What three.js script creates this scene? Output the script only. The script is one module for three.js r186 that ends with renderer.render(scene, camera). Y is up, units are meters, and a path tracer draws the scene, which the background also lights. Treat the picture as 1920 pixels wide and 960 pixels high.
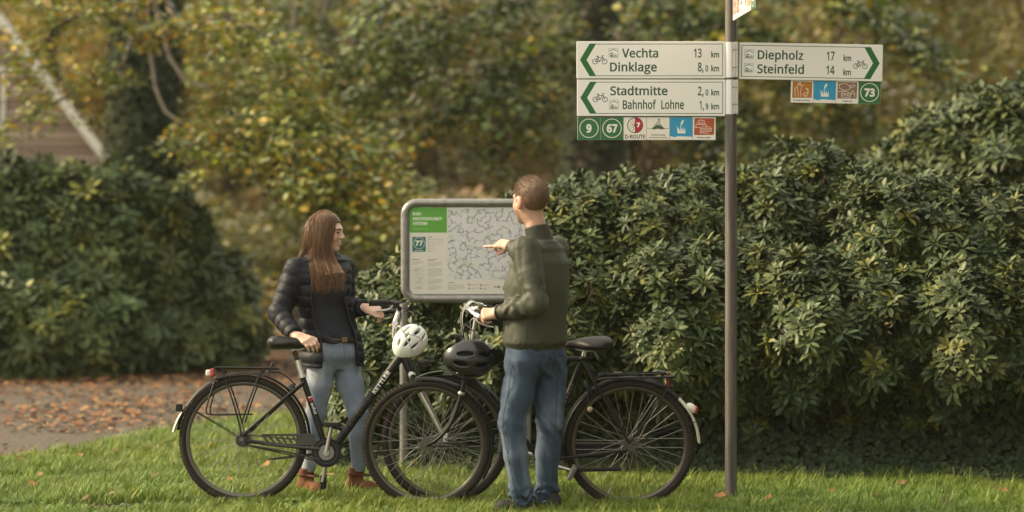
import * as THREE from 'three';
import { mergeGeometries, toCreasedNormals } from 'three/addons/utils/BufferGeometryUtils.js';
import { RoundedBoxGeometry } from 'three/addons/geometries/RoundedBoxGeometry.js';

// ---------- camera, sky, sun, exposure ----------
const scene = new THREE.Scene();
const FOCAL = 4056, EYE = 1.63, HORIZON = 395, DIST = 12;
const camera = new THREE.PerspectiveCamera(2 * Math.atan(480 / FOCAL) * 180 / Math.PI, 2, 0.1, 400);
camera.position.set(0, EYE, DIST);
camera.lookAt(0, EYE, 0);
camera.setViewOffset(1920, 960, 0, 480 - HORIZON, 1920, 960);
camera.focus = 12.15;
camera.userData.fStop = 1.15;
const renderer = new THREE.WebGLRenderer();
renderer.toneMapping = THREE.LinearToneMapping;
renderer.toneMappingExposure = 1.45;
renderer.shadowMap.enabled = true;

const SUN = new THREE.Vector3(-0.84, 0.52, -0.14).normalize();
{
  const W = 256, H = 128, data = new Float32Array(W * H * 4);
  for (let j = 0; j < H; j++) for (let i = 0; i < W; i++) {
    const el = ((j + 0.5) / H - 0.5) * Math.PI, az = ((i + 0.5) / W - 0.5) * 2 * Math.PI;
    const v = new THREE.Vector3(Math.cos(el) * Math.cos(az), Math.sin(el), Math.cos(el) * Math.sin(az));
    const s = Math.max(0, v.dot(SUN)), up = Math.max(0, v.y);
    const b = 0.92 + 0.30 * Math.pow(s, 3) + 0.9 * Math.pow(s, 14) + 0.10 * up;
    const o = (j * W + i) * 4;
    data[o] = b * 1.03; data[o + 1] = b * 1.0; data[o + 2] = b * (0.89 - 0.10 * Math.pow(s, 4)); data[o + 3] = 1;
  }
  const sky = new THREE.DataTexture(data, W, H, THREE.RGBAFormat, THREE.FloatType);
  sky.mapping = THREE.EquirectangularReflectionMapping; sky.magFilter = THREE.LinearFilter; sky.needsUpdate = true;
  scene.background = sky; scene.environment = sky;
}
const sun = new THREE.DirectionalLight(new THREE.Color(1.0, 0.80, 0.52), 5.0);
sun.position.copy(SUN).multiplyScalar(60); sun.target.position.set(0, 0, -4);
sun.castShadow = true; sun.shadow.radius = 14; sun.shadow.mapSize.set(2048, 2048);
Object.assign(sun.shadow.camera, { left: -25, right: 25, top: 25, bottom: -25, near: 1, far: 160 });
scene.add(sun, sun.target);

// ---------- helpers ----------
const V = (x, y, z) => new THREE.Vector3(x, y, z);
const rng = (seed) => () => { seed = (seed + 0x6d2b79f5) | 0; let t = Math.imul(seed ^ (seed >>> 15), 1 | seed); t = (t + Math.imul(t ^ (t >>> 7), 61 | t)) ^ t; return ((t ^ (t >>> 14)) >>> 0) / 4294967296; };
const lerp = (a, b, t) => a + (b - a) * t, clamp = (x, a = 0, b = 1) => Math.min(b, Math.max(a, x));
const smooth = (a, b, x) => { const t = clamp((x - a) / (b - a)); return t * t * (3 - 2 * t); };
// a place in the photograph and a depth give a point of the scene
const P = (px, py, z) => V((px - 960) * (DIST - z) / FOCAL, EYE - (py - HORIZON) * (DIST - z) / FOCAL, z);
const hash = (x, y, z) => { let h = Math.imul(x, 374761393) ^ Math.imul(y, 668265263) ^ Math.imul(z, 2147483647 ^ 0x5bd1e995); h = Math.imul(h ^ (h >>> 13), 1274126177); return ((h ^ (h >>> 16)) >>> 0) / 4294967296; };
function vn(x, y = 0, z = 0) {
  const xi = Math.floor(x), yi = Math.floor(y), zi = Math.floor(z), f = (t) => t * t * (3 - 2 * t), u = f(x - xi), v = f(y - yi), w = f(z - zi);
  const a = lerp(lerp(hash(xi, yi, zi), hash(xi + 1, yi, zi), u), lerp(hash(xi, yi + 1, zi), hash(xi + 1, yi + 1, zi), u), v);
  const b = lerp(lerp(hash(xi, yi, zi + 1), hash(xi + 1, yi, zi + 1), u), lerp(hash(xi, yi + 1, zi + 1), hash(xi + 1, yi + 1, zi + 1), u), v);
  return lerp(a, b, w);
}
const fbm = (x, y = 0, z = 0, o = 4) => { let s = 0, a = 0.5, n = 0; for (let i = 0; i < o; i++) { s += a * vn(x, y, z); n += a; a *= 0.5; x = x * 2.03 + 17.1; y = y * 2.03 + 5.3; z = z * 2.03 + 9.7; } return s / n; };
const rgb = (r, g, b) => new THREE.Color().setRGB(r, g, b);
const mat = (c, rough = 0.7, o = {}) => new THREE.MeshPhysicalMaterial({ color: Array.isArray(c) ? rgb(...c) : c, roughness: rough, side: THREE.DoubleSide, ...o });
const taken = new Map();
function numbered(name) { const n = taken.get(name) ?? 0; taken.set(name, n + 1); return n ? name + '_' + String(n).padStart(3, '0') : name; }
function shade(o) { o.castShadow = o.receiveShadow = true; return o; }
function mesh(name, geo, material, parent) { const m = shade(new THREE.Mesh(geo, material)); m.name = name; parent.add(m); return m; }
function tag(o, label, category, group, kind) { if (label) o.userData.label = label; if (category) o.userData.category = category; if (group) o.userData.group = group; if (kind) o.userData.kind = kind; return o; }
function thing(name, label, category, group) { const g = new THREE.Group(); g.name = numbered(name); scene.add(g); return tag(g, label, category, group); }
function structure(name, geo, material, label) { const m = mesh(numbered(name), geo, material, scene); m.userData.kind = 'structure'; m.userData.label = label; m.userData.category = name.replace(/_/g, ' ').split(' ').pop(); return m; }
function clean(g, keepColor) { let q = g.index ? g.toNonIndexed() : g.clone(); for (const k of Object.keys(q.attributes)) if (!['position', 'normal', 'uv'].includes(k) && !(keepColor && k === 'color')) q.deleteAttribute(k); if (!q.attributes.normal) q.computeVertexNormals(); if (!q.attributes.uv) q.setAttribute('uv', new THREE.BufferAttribute(new Float32Array(q.attributes.position.count * 2), 2)); return q; }
const merge = (list, keepColor) => mergeGeometries(list.map((g) => clean(g, keepColor)));
// a cylinder from a to b
function rod(a, b, r0, r1 = r0, seg = 10) {
  const d = b.clone().sub(a), L = d.length(), g = new THREE.CylinderGeometry(r1, r0, L, seg, 1);
  g.translate(0, L / 2, 0); g.applyQuaternion(new THREE.Quaternion().setFromUnitVectors(V(0, 1, 0), d.normalize())); return g.translate(a.x, a.y, a.z);
}
const curve = (pts, closed = false, t = 0.5) => new THREE.CatmullRomCurve3(pts, closed, 'catmullrom', t);
const tube = (pts, r, seg = 24, rad = 8, closed = false, t) => new THREE.TubeGeometry(curve(pts, closed, t), seg, r, rad, closed);
// a tube whose radius changes: rf(t) gives the radius at t
function taper(pts, rf, seg = 16, rad = 7, bumpy = 0) {
  const c = curve(pts), fr = c.computeFrenetFrames(seg, false), pos = [], nor = [], uv = [], idx = [], L = c.getLength();
  for (let i = 0; i <= seg; i++) {
    const t = i / seg, p = c.getPoint(t), r = rf(t);
    for (let j = 0; j <= rad; j++) {
      const a = j / rad * Math.PI * 2, n = fr.normals[i].clone().multiplyScalar(Math.cos(a)).addScaledVector(fr.binormals[i], Math.sin(a));
      const rr = r * (1 + bumpy * (vn(p.x * 3 + Math.cos(a) * 1.3, p.y * 2.2, p.z * 3 + Math.sin(a) * 1.3) - 0.5));
      pos.push(p.x + n.x * rr, p.y + n.y * rr, p.z + n.z * rr); nor.push(n.x, n.y, n.z); uv.push(j / rad * Math.max(0.2, r * 6), t * L);
    }
  }
  for (let i = 0; i < seg; i++) for (let j = 0; j < rad; j++) { const a = i * (rad + 1) + j, b = a + rad + 1; idx.push(a, a + 1, b, b, a + 1, b + 1); }
  const g = new THREE.BufferGeometry();
  g.setAttribute('position', new THREE.Float32BufferAttribute(pos, 3)); g.setAttribute('normal', new THREE.Float32BufferAttribute(nor, 3)); g.setAttribute('uv', new THREE.Float32BufferAttribute(uv, 2)); g.setIndex(idx);
  return g;
}
const box = (w, h, d, x = 0, y = 0, z = 0, r = 0.003) => new RoundedBoxGeometry(w, h, d, 2, Math.min(r, w / 2.1, h / 2.1, d / 2.1)).translate(x, y, z);
function canvasTex(w, h, draw) { const c = document.createElement('canvas'); c.width = w; c.height = h; draw(c.getContext('2d'), w, h); const t = new THREE.CanvasTexture(c); t.colorSpace = THREE.SRGBColorSpace; t.magFilter = THREE.LinearFilter; t.anisotropy = 8; return t; }
// a tileable grey or coloured noise texture; f(u, v) with u, v in 0..1 gives [r, g, b] in 0..1
function noiseTex(n, f, srgb = false) {
  const d = new Uint8Array(n * n * 4);
  for (let j = 0; j < n; j++) for (let i = 0; i < n; i++) { const c = f(i / n, j / n), o = (j * n + i) * 4; d[o] = clamp(c[0]) * 255; d[o + 1] = clamp(c[1]) * 255; d[o + 2] = clamp(c[2]) * 255; d[o + 3] = 255; }
  const t = new THREE.DataTexture(d, n, n); t.wrapS = t.wrapT = THREE.RepeatWrapping; t.magFilter = THREE.LinearFilter; t.minFilter = THREE.LinearMipmapLinearFilter; t.generateMipmaps = true; if (srgb) t.colorSpace = THREE.SRGBColorSpace; t.needsUpdate = true; return t;
}
const wrapN = (u, v, k, s = 0) => { // noise that tiles
  const a = lerp(fbm(u * k, v * k, s), fbm((u - 1) * k, v * k, s), u), b = lerp(fbm(u * k, (v - 1) * k, s), fbm((u - 1) * k, (v - 1) * k, s), u); return lerp(a, b, v);
};
function paint(geo, f) { const p = geo.attributes.position, c = new Float32Array(p.count * 3); for (let i = 0; i < p.count; i++) { const k = f(p.getX(i), p.getY(i), p.getZ(i), i); c[i * 3] = k[0]; c[i * 3 + 1] = k[1]; c[i * 3 + 2] = k[2]; } geo.setAttribute('color', new THREE.BufferAttribute(c, 3)); return geo; }

// ---------- solid shapes from distance fields ----------
function sdfMesh(f, lo, hi, cell) {
  const n = [0, 1, 2].map((k) => Math.ceil((hi[k] - lo[k]) / cell) + 1), [nx, ny, nz] = n, val = new Float32Array(nx * ny * nz), B = 5;
  const half = Math.sqrt(3) * B * cell * 0.5 * 1.5 + cell;
  for (let bz = 0; bz < nz; bz += B) for (let by = 0; by < ny; by += B) for (let bx = 0; bx < nx; bx += B) {
    const d = f(lo[0] + (bx + B / 2 - 0.5) * cell, lo[1] + (by + B / 2 - 0.5) * cell, lo[2] + (bz + B / 2 - 0.5) * cell), far = Math.abs(d) > half;
    for (let z = bz; z < Math.min(nz, bz + B); z++) for (let y = by; y < Math.min(ny, by + B); y++) for (let x = bx; x < Math.min(nx, bx + B); x++)
      val[x + nx * (y + ny * z)] = far ? d : f(lo[0] + x * cell, lo[1] + y * cell, lo[2] + z * cell);
  }
  const id = new Int32Array(nx * ny * nz).fill(-1), pos = [], idx = [], C = [[0, 0, 0], [1, 0, 0], [0, 1, 0], [1, 1, 0], [0, 0, 1], [1, 0, 1], [0, 1, 1], [1, 1, 1]];
  const E = [[0, 1], [2, 3], [4, 5], [6, 7], [0, 2], [1, 3], [4, 6], [5, 7], [0, 4], [1, 5], [2, 6], [3, 7]];
  for (let z = 0; z < nz - 1; z++) for (let y = 0; y < ny - 1; y++) for (let x = 0; x < nx - 1; x++) {
    const b = x + nx * (y + ny * z), v = C.map((c) => val[b + c[0] + nx * (c[1] + ny * c[2])]);
    let m = 0; for (let k = 0; k < 8; k++) if (v[k] < 0) m |= 1 << k;
    if (m === 0 || m === 255) continue;
    let sx = 0, sy = 0, sz = 0, c = 0;
    for (const [i, j] of E) if ((v[i] < 0) !== (v[j] < 0)) { const t = v[i] / (v[i] - v[j]); sx += lerp(C[i][0], C[j][0], t); sy += lerp(C[i][1], C[j][1], t); sz += lerp(C[i][2], C[j][2], t); c++; }
    id[b] = pos.length / 3; pos.push(lo[0] + (x + sx / c) * cell, lo[1] + (y + sy / c) * cell, lo[2] + (z + sz / c) * cell);
  }
  const quad = (a, b, c, d, flip) => { if (a < 0 || b < 0 || c < 0 || d < 0) return; flip ? idx.push(a, c, b, a, d, c) : idx.push(a, b, c, a, c, d); };
  for (let z = 1; z < nz - 1; z++) for (let y = 1; y < ny - 1; y++) for (let x = 1; x < nx - 1; x++) {
    const b = x + nx * (y + ny * z), s = val[b] < 0;
    if (s !== val[b + 1] < 0) quad(id[b], id[b - nx], id[b - nx - nx * ny], id[b - nx * ny], s);
    if (s !== val[b + nx] < 0) quad(id[b], id[b - nx * ny], id[b - 1 - nx * ny], id[b - 1], s);
    if (s !== val[b + nx * ny] < 0) quad(id[b], id[b - 1], id[b - 1 - nx], id[b - nx], s);
  }
  const g = new THREE.BufferGeometry(); g.setAttribute('position', new THREE.Float32BufferAttribute(pos, 3)); g.setIndex(idx); g.computeVertexNormals();
  // normals should point out of the solid
  const p0 = g.attributes.position, n0 = g.attributes.normal; let vote = 0;
  for (let i = 0; i < p0.count; i += 7) { const e = cell * 0.7; vote += Math.sign(f(p0.getX(i) + n0.getX(i) * e, p0.getY(i) + n0.getY(i) * e, p0.getZ(i) + n0.getZ(i) * e)); }
  if (vote < 0) { const q = g.index.array; for (let i = 0; i < q.length; i += 3) { const t = q[i]; q[i] = q[i + 1]; q[i + 1] = t; } g.computeVertexNormals(); }
  const uv = new Float32Array(p0.count * 2); for (let i = 0; i < p0.count; i++) { uv[i * 2] = p0.getX(i) * 0.7 + p0.getZ(i) * 0.7; uv[i * 2 + 1] = p0.getY(i); } g.setAttribute('uv', new THREE.BufferAttribute(uv, 2));
  return g;
}
const smin = (a, b, k) => { const h = Math.max(k - Math.abs(a - b), 0) / k; return Math.min(a, b) - h * h * k * 0.25; };
const smax = (a, b, k) => -smin(-a, -b, k);
function cap(x, y, z, a, b, ra, rb = ra) {
  const dx = b.x - a.x, dy = b.y - a.y, dz = b.z - a.z, px = x - a.x, py = y - a.y, pz = z - a.z, t = clamp((px * dx + py * dy + pz * dz) / (dx * dx + dy * dy + dz * dz));
  const qx = px - dx * t, qy = py - dy * t, qz = pz - dz * t; return Math.sqrt(qx * qx + qy * qy + qz * qz) - lerp(ra, rb, t);
}
function ell(x, y, z, c, rx, ry, rz) { const px = x - c.x, py = y - c.y, pz = z - c.z, k0 = Math.hypot(px / rx, py / ry, pz / rz), k1 = Math.hypot(px / rx / rx, py / ry / ry, pz / rz / rz); return k1 < 1e-9 ? -Math.min(rx, ry, rz) : k0 * (k0 - 1) / k1; }
// an upright lofted solid: stations [y, cx, cz, halfWidth, halfDepth] from low to high; s, f: side and forward directions (x, z)
function loft(x, y, z, st, sx, sz) {
  const n = st.length; let i = 0; while (i < n - 2 && y > st[i + 1][0]) i++;
  const A = st[i], B = st[i + 1], t = clamp((y - A[0]) / (B[0] - A[0])), u = t * t * (3 - 2 * t);
  const cx = lerp(A[1], B[1], u), cz = lerp(A[2], B[2], u), w = lerp(A[3], B[3], u), d = lerp(A[4], B[4], u), px = x - cx, pz = z - cz;
  const a = px * sx + pz * sz, b = -px * sz + pz * sx, q = Math.pow(Math.pow(Math.abs(a) / w, 2.3) + Math.pow(Math.abs(b) / d, 2.3), 1 / 2.3), r = (q - 1) * Math.min(w, d);
  const v = Math.max(st[0][0] - y, y - st[n - 1][0]);
  return v > 0 ? (r > 0 ? Math.hypot(r, v) : v) : Math.max(r, v);
}
// moves a point on to the surface of f
function onto(f, p, lift = 0, steps = 8) { const q = p.clone(), e = 0.002; for (let i = 0; i < steps; i++) { const d = f(q.x, q.y, q.z) - lift, g = V(f(q.x + e, q.y, q.z) - f(q.x - e, q.y, q.z), f(q.x, q.y + e, q.z) - f(q.x, q.y - e, q.z), f(q.x, q.y, q.z + e) - f(q.x, q.y, q.z - e)); if (g.lengthSq() < 1e-14) break; q.addScaledVector(g.normalize(), -d * 0.9); } return q; }
function raw(pos, idx, col) { const g = new THREE.BufferGeometry(); g.setAttribute('position', new THREE.Float32BufferAttribute(pos, 3)); if (col) g.setAttribute('color', new THREE.Float32BufferAttribute(col, 3)); g.setIndex(idx); g.computeVertexNormals(); return g; }

// ---------- ground, path, lawn ----------
const flat = (pts, y) => { const s = new THREE.Shape(pts.map(([x, z]) => new THREE.Vector2(x, -z))); return new THREE.ShapeGeometry(s).rotateX(-Math.PI / 2).translate(0, y, 0); };
const smoothEdge = (pts, n) => curve(pts.map(([x, z]) => V(x, 0, z))).getPoints(n).map((p) => [p.x, p.z]);
const lawnEdge = smoothEdge([[-9, 1.6], [-7, 0.5], [-5, -0.9], [-3.4, -1.95], [-2.75, -3.4], [-2.1, -4.7], [-1.4, -5.4], [-0.7, -6.6], [0.4, -8], [3, -9.5], [9, -10]], 60).map(([x, z], i) => [x + (fbm(i * 0.4, 3) - 0.5) * 0.25, z + (fbm(i * 0.4, 9) - 0.5) * 0.25]);
const lawnShape = [...lawnEdge, [9, 5], [-9, 5]];
const hedgeEdge = smoothEdge([[-13, -4.5], [-9, -6.6], [-6, -8.2], [-4.3, -9.0], [-3.2, -10.4], [-2.9, -13], [-3.4, -22], [-6, -45]], 40);
const insideOf = (poly, x, z) => { let c = false; for (let i = 0, j = poly.length - 1; i < poly.length; j = i++) { const [xi, zi] = poly[i], [xj, zj] = poly[j]; if ((zi > z) !== (zj > z) && x < (xj - xi) * (z - zi) / (zj - zi) + xi) c = !c; } return c; };
const onLawn = (x, z) => insideOf(lawnShape, x, z);
{
  const litter = noiseTex(512, (u, v) => { const a = wrapN(u, v, 9), b = wrapN(u, v, 60, 4), c = wrapN(u, v, 24, 8), k = 0.55 + 0.5 * b; const o = smooth(0.52, 0.66, c); return [(0.10 + 0.16 * o + 0.06 * a) * k, (0.075 + 0.075 * o + 0.05 * a) * k, (0.04 + 0.02 * o) * k]; });
  litter.repeat.set(0.4, 0.4);
  const g = new THREE.PlaneGeometry(260, 260, 1, 1).rotateX(-Math.PI / 2).translate(0, -0.012, -60); const uv = g.attributes.uv; for (let i = 0; i < 4; i++) uv.setXY(i, uv.getX(i) * 260, uv.getY(i) * 260);
  structure('ground', g, mat([1, 1, 1], 1, { map: litter }), 'woodland ground with brown leaf litter under the trees');
  const gravel = noiseTex(512, (u, v) => { const s = wrapN(u, v, 90, 2), t = wrapN(u, v, 200, 5), a = wrapN(u, v, 7, 1), k = 0.62 + 0.75 * (s - 0.5) + 0.7 * (t - 0.5); return [(0.105 + 0.045 * a) * k, (0.083 + 0.035 * a) * k, (0.062 + 0.025 * a) * k]; });
  gravel.repeat.set(0.55, 0.55);
  const bump = noiseTex(512, (u, v) => { const s = wrapN(u, v, 80, 12) * 0.6 + wrapN(u, v, 200, 5) * 0.4; return [s, s, s]; }); bump.repeat.set(0.55, 0.55);
  structure('path', flat([...lawnEdge.slice(0, 48).map(([x, z]) => [x + 0.1, z + 0.15]), [-0.3, -14], [-0.9, -22], [-3, -45], ...hedgeEdge.slice().reverse(), [-13, 3]], -0.006), mat([1, 1, 1], 0.95, { map: gravel, bumpMap: bump, bumpScale: 0.012 }), 'grey brown gravel path strewn with fallen leaves');
  const soil = noiseTex(512, (u, v) => { const s = wrapN(u, v, 60, 2), a = wrapN(u, v, 8, 1), g = smooth(0.4, 0.6, wrapN(u, v, 14, 6)), k = 0.6 + 0.8 * s; return [lerp(0.055, 0.06, g) * k, lerp(0.04, 0.085, g) * k, (0.02 + 0.006 * a) * k]; });
  soil.repeat.set(0.7, 0.7);
  structure('lawn', flat(lawnShape, 0), mat([1, 1, 1], 1, { map: soil, bumpMap: bump, bumpScale: 0.01 }), 'green lawn with a bare dark soil patch at its edge');
}
const M4 = new THREE.Matrix4(), Q4 = new THREE.Quaternion(), S4 = V(1, 1, 1), UPV = V(0, 1, 0);
function instanced(name, geo, material, list, parent) { // list of {p, q, s, c}
  const m = shade(new THREE.InstancedMesh(geo, material, list.length)); m.name = name; m.userData.kind = 'stuff';
  list.forEach((o, i) => { m.setMatrixAt(i, M4.compose(o.p, o.q, typeof o.s === 'number' ? S4.set(o.s, o.s, o.s) : S4.copy(o.s))); if (o.c) m.setColorAt(i, o.c); });
  parent.add(m); return m;
}
const turn = (axis, ang, spin = 0) => new THREE.Quaternion().setFromUnitVectors(UPV, axis).multiply(new THREE.Quaternion().setFromAxisAngle(UPV, spin)).multiply(new THREE.Quaternion().setFromAxisAngle(V(1, 0, 0), ang));
const soilSpots = [[-2.35, 0.2, 0.55, 0.14], [-1.95, 0.05, 0.35, 0.10], [-2.95, -1.1, 0.35, 0.13], [-1.35, 0.22, 0.35, 0.09], [-3.3, 0.15, 0.4, 0.12], [-0.75, 0.26, 0.22, 0.07]];
const bare = (x, z) => { let b = 0; for (const [cx, cz, a, c] of soilSpots) b = Math.max(b, smooth(1.25, 0.75, Math.hypot((x - cx) / a, (z - cz) / c) + 1.5 * (fbm(x * 5, z * 9, 2, 3) - 0.5))); return b; };
{ // grass
  const r = rng(11);
  const tuftGeo = (seed, nb, hgt) => {
    const q = rng(seed), pos = [], idx = [], col = [];
    for (let b = 0; b < nb; b++) {
      const a = q() * 6.283, lean = 0.15 + q() * 0.75, h = hgt * (0.55 + 0.6 * q()), w = 0.0016 + 0.0012 * q(), ox = (q() - 0.5) * 0.035, oz = (q() - 0.5) * 0.035, ca = Math.cos(a), sa = Math.sin(a), n0 = pos.length / 3;
      const tone = 0.75 + 0.5 * q(), dry = q() < 0.06;
      for (let k = 0; k <= 3; k++) { const t = k / 3, out = lean * h * t * t, y = h * (t - 0.28 * lean * t * t), ww = w * (1 - t * 0.9); pos.push(ox + ca * out - sa * ww, y, oz + sa * out + ca * ww, ox + ca * out + sa * ww, y, oz + sa * out - ca * ww); for (let m = 0; m < 2; m++) dry ? col.push(1.7 * tone, 1.05 * tone, 1.2 * tone) : col.push(tone, tone, tone); }
      for (let k = 0; k < 3; k++) { const i = n0 + k * 2; idx.push(i, i + 1, i + 2, i + 1, i + 3, i + 2); }
    }
    return raw(pos, idx, col);
  };
  const lists = [[], [], []];
  const put = (x, z, s) => { if (!onLawn(x + (r() - 0.5) * 0.25, z + (r() - 0.5) * 0.25)) return; const bb = bare(x, z); if (r() < bb * 0.96) return;
    const k = fbm(x * 1.3, z * 1.3, 1), m = fbm(x * 5, z * 5, 7), v = 0.8 + 0.5 * m;
    lists[Math.floor(r() * 3)].push({ p: V(x, 0.0, z), q: turn(V((r() - 0.5) * 0.3, 1, (r() - 0.5) * 0.3).normalize(), 0, r() * 6.28), s: s * (0.55 + 0.75 * m + 0.25 * r()) * (r() < 0.035 ? 1.7 : 1) * (1 - 0.4 * bb), c: rgb((0.12 + 0.11 * k) * v, (0.23 + 0.06 * k) * v, 0.016 * v) }); };
  for (let i = 0; i < 66000; i++) { const x = -4.6 + 9.2 * r(), z = 1.1 - 3.7 * r(); put(x, z, 1); }
  for (let i = 0; i < 26000; i++) { const x = -5 + 4.8 * r(), z = -2.4 - 4.2 * r(); put(x, z, 1.2); }
  const gm = mat([1, 1, 1], 0.6, { vertexColors: true, transmission: 0.35 });
  const holder = thing('grass', 'short green grass blades covering the lawn', 'grass'); holder.userData.kind = 'stuff';
  lists.forEach((l, i) => instanced('grass_blades', tuftGeo(20 + i, 8, 0.062), gm, l, holder));
  // tufty grass along the hedge foot beyond the path
  const far = []; for (let i = 0; i < 5200; i++) { const t = r(), e = hedgeEdge[Math.floor(t * 22)], x = e[0] + (r() - 0.4) * 1.3, z = e[1] - 0.1 - r() * 0.9; if (fbm(x * 1.2, z * 1.2, 4) < 0.46) continue; far.push({ p: V(x, -0.01, z), q: turn(UPV, 0, r() * 6.28), s: 1 + r() * 0.8, c: rgb(0.12, 0.17, 0.03) }); }
  const fo = thing('grass_verge', 'thin grass verge between the gravel path and the shadowy shrub', 'grass'); fo.userData.kind = 'stuff'; instanced('grass_blades', tuftGeo(31, 8, 0.07), gm, far, fo);
  // low broad-leaved weeds among the blades
  const weed = []; for (let i = 0; i < 5200; i++) { const x = -4.5 + 8.6 * r(), z = 0.6 - 3.6 * r(); if (!onLawn(x, z) || fbm(x * 2.2, z * 2.2, 9) < 0.52) continue; for (let k = 0; k < 4; k++) { const a = r() * 6.28, v = 0.7 + 0.6 * r(); weed.push({ p: V(x + Math.cos(a) * 0.02, 0.012 + 0.025 * r(), z + Math.sin(a) * 0.02), q: turn(V(Math.cos(a) * 0.5, 1, Math.sin(a) * 0.5).normalize(), 0, a), s: V(0.02 + 0.016 * r(), 0.02, 0.028), c: rgb(0.085 * v, 0.15 * v, 0.03 * v) }); } }
  instanced('clover_leaves', new THREE.CircleGeometry(0.5, 7).rotateX(-1.571), mat([1, 1, 1], 0.6), weed, holder);
  // soil crumbs on the bare patch
  const crumbs = []; for (let i = 0; i < 22000; i++) { const x = -4.4 + 4.2 * r(), z = 0.6 - 2.0 * r(); if (bare(x, z) < 0.45 + 0.4 * r()) continue; const s = 0.003 + 0.012 * r() * r(); crumbs.push({ p: V(x, s * 0.3, z), q: turn(V(r() - 0.5, r() - 0.5, r() - 0.5).normalize(), 0, r() * 6), s: V(s, s * 0.7, s * 0.9), c: rgb(0.04 + 0.02 * r(), 0.028 + 0.014 * r(), 0.017) }); }
  const so = thing('soil_crumbs', 'loose dark soil crumbs on the bare lawn patch', 'soil'); so.userData.kind = 'stuff'; instanced('soil_crumbs', new THREE.DodecahedronGeometry(1, 0), mat([1, 1, 1], 1), crumbs, so);
}
// fallen leaves: a lobed, curled blade
function fallenGeo(seed, L, lobes) {
  const q = rng(seed), n = 14, pos = [0, 0, 0], idx = [], curl = 0.3 + q() * 0.5;
  for (let i = 0; i < n; i++) { const a = i / n * 6.283, lob = lobes ? 0.72 + 0.28 * Math.cos(a * 5) : 0.85 + 0.1 * Math.cos(a * 9 + q()), rr = L * 0.5 * lob * (0.7 + 0.3 * Math.abs(Math.cos(a))) * (0.9 + 0.2 * q()), x = Math.cos(a) * rr, z = Math.sin(a) * rr * 0.78; pos.push(x, (z * z * curl * 9 + x * x * curl * 4) + 0.006 * q(), z); idx.push(0, 1 + (i + 1) % n, 1 + i); }
  const s = pos.length / 3; pos.push(-L * 0.5, 0.004, 0.0015, -L * 0.5, 0.004, -0.0015, -L * 0.85, 0.012, 0); idx.push(s, s + 1, s + 2);
  return raw(pos, idx);
}
const leafTones = [[0.25, 0.105, 0.04], [0.19, 0.08, 0.035], [0.30, 0.155, 0.055], [0.15, 0.08, 0.045], [0.28, 0.10, 0.03], [0.34, 0.21, 0.08]];
const leafGeos = [0, 1, 2, 3].map((i) => fallenGeo(60 + i, 0.085, i % 2));
{
  const r = rng(5), lists = [[], [], [], []];
  const add = (x, z, y, k) => { const t = leafTones[Math.floor(r() * 6)], v = 0.65 + 0.6 * r(); lists[Math.floor(r() * 4)].push({ p: V(x, y, z), q: turn(V((r() - 0.5) * 0.7, 1, (r() - 0.5) * 0.7).normalize(), 0, r() * 6.28), s: k * (0.6 + 0.8 * r()), c: rgb(t[0] * v, t[1] * v, t[2] * v) }); };
  for (let i = 0; i < 30000; i++) { const z = -0.6 - 16 * r(), x = -8 + 8.5 * r(); if (onLawn(x, z)) continue; if (fbm(x * 0.9, z * 0.9, 2) + 0.03 * -(z + 6) * 0.6 < 0.22 + 0.42 * r()) continue; add(x, z, 0.004, 0.72); }
  for (let i = 0; i < 1600; i++) { const e = hedgeEdge[Math.floor(r() * 26)]; add(e[0] + (r() - 0.5) * 1.4, e[1] + (r() - 0.6) * 1.5, 0.006, 1); }
  for (let i = 0; i < 3500; i++) add(-5 + 7 * r(), -14 - 26 * r() * r(), 0.005, 1.1);
  const o = thing('leaf_litter', 'scattered orange and brown fallen leaves covering the gravel path', 'leaves'); o.userData.kind = 'stuff';
  lists.forEach((l, i) => instanced('fallen_leaves', leafGeos[i], mat([1, 1, 1], 0.8), l, o));
  // single leaves lying in the grass
  const mats = leafTones.map((t) => mat(t, 0.8));
  const near = [[880, 924], [832, 938], [770, 930], [748, 880], [430, 908], [352, 838], [392, 842], [218, 855], [75, 900], [160, 945], [60, 918], [262, 820], [150, 862], [560, 832], [830, 870], [905, 900], [1642, 940], [1690, 915], [1350, 940], [1560, 932], [1880, 930], [290, 902], [250, 930], [210, 935], [345, 860], [310, 838], [500, 880], [700, 945], [110, 835], [40, 870], [1440, 945], [1130, 935], [620, 900], [1770, 948], [455, 845]];
  near.forEach(([px, py], i) => { const d = EYE * FOCAL / (py + 4 - HORIZON), z = DIST - d, p = P(px, py, z); const m = mesh(numbered('fallen_leaf'), leafGeos[i % 4], mats[i % 6], scene); m.position.set(p.x, 0.045, z); m.quaternion.copy(turn(V((r() - 0.5) * 1.2, 1, (r() - 0.2) * 1.2).normalize(), 0, r() * 6)); const s = 0.6 + 0.5 * r(); m.scale.set(s, s, s); tag(m, 'single dry brown fallen leaf caught in the lawn grass', 'leaf', 'fallen leaves in the lawn grass'); });
}

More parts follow.
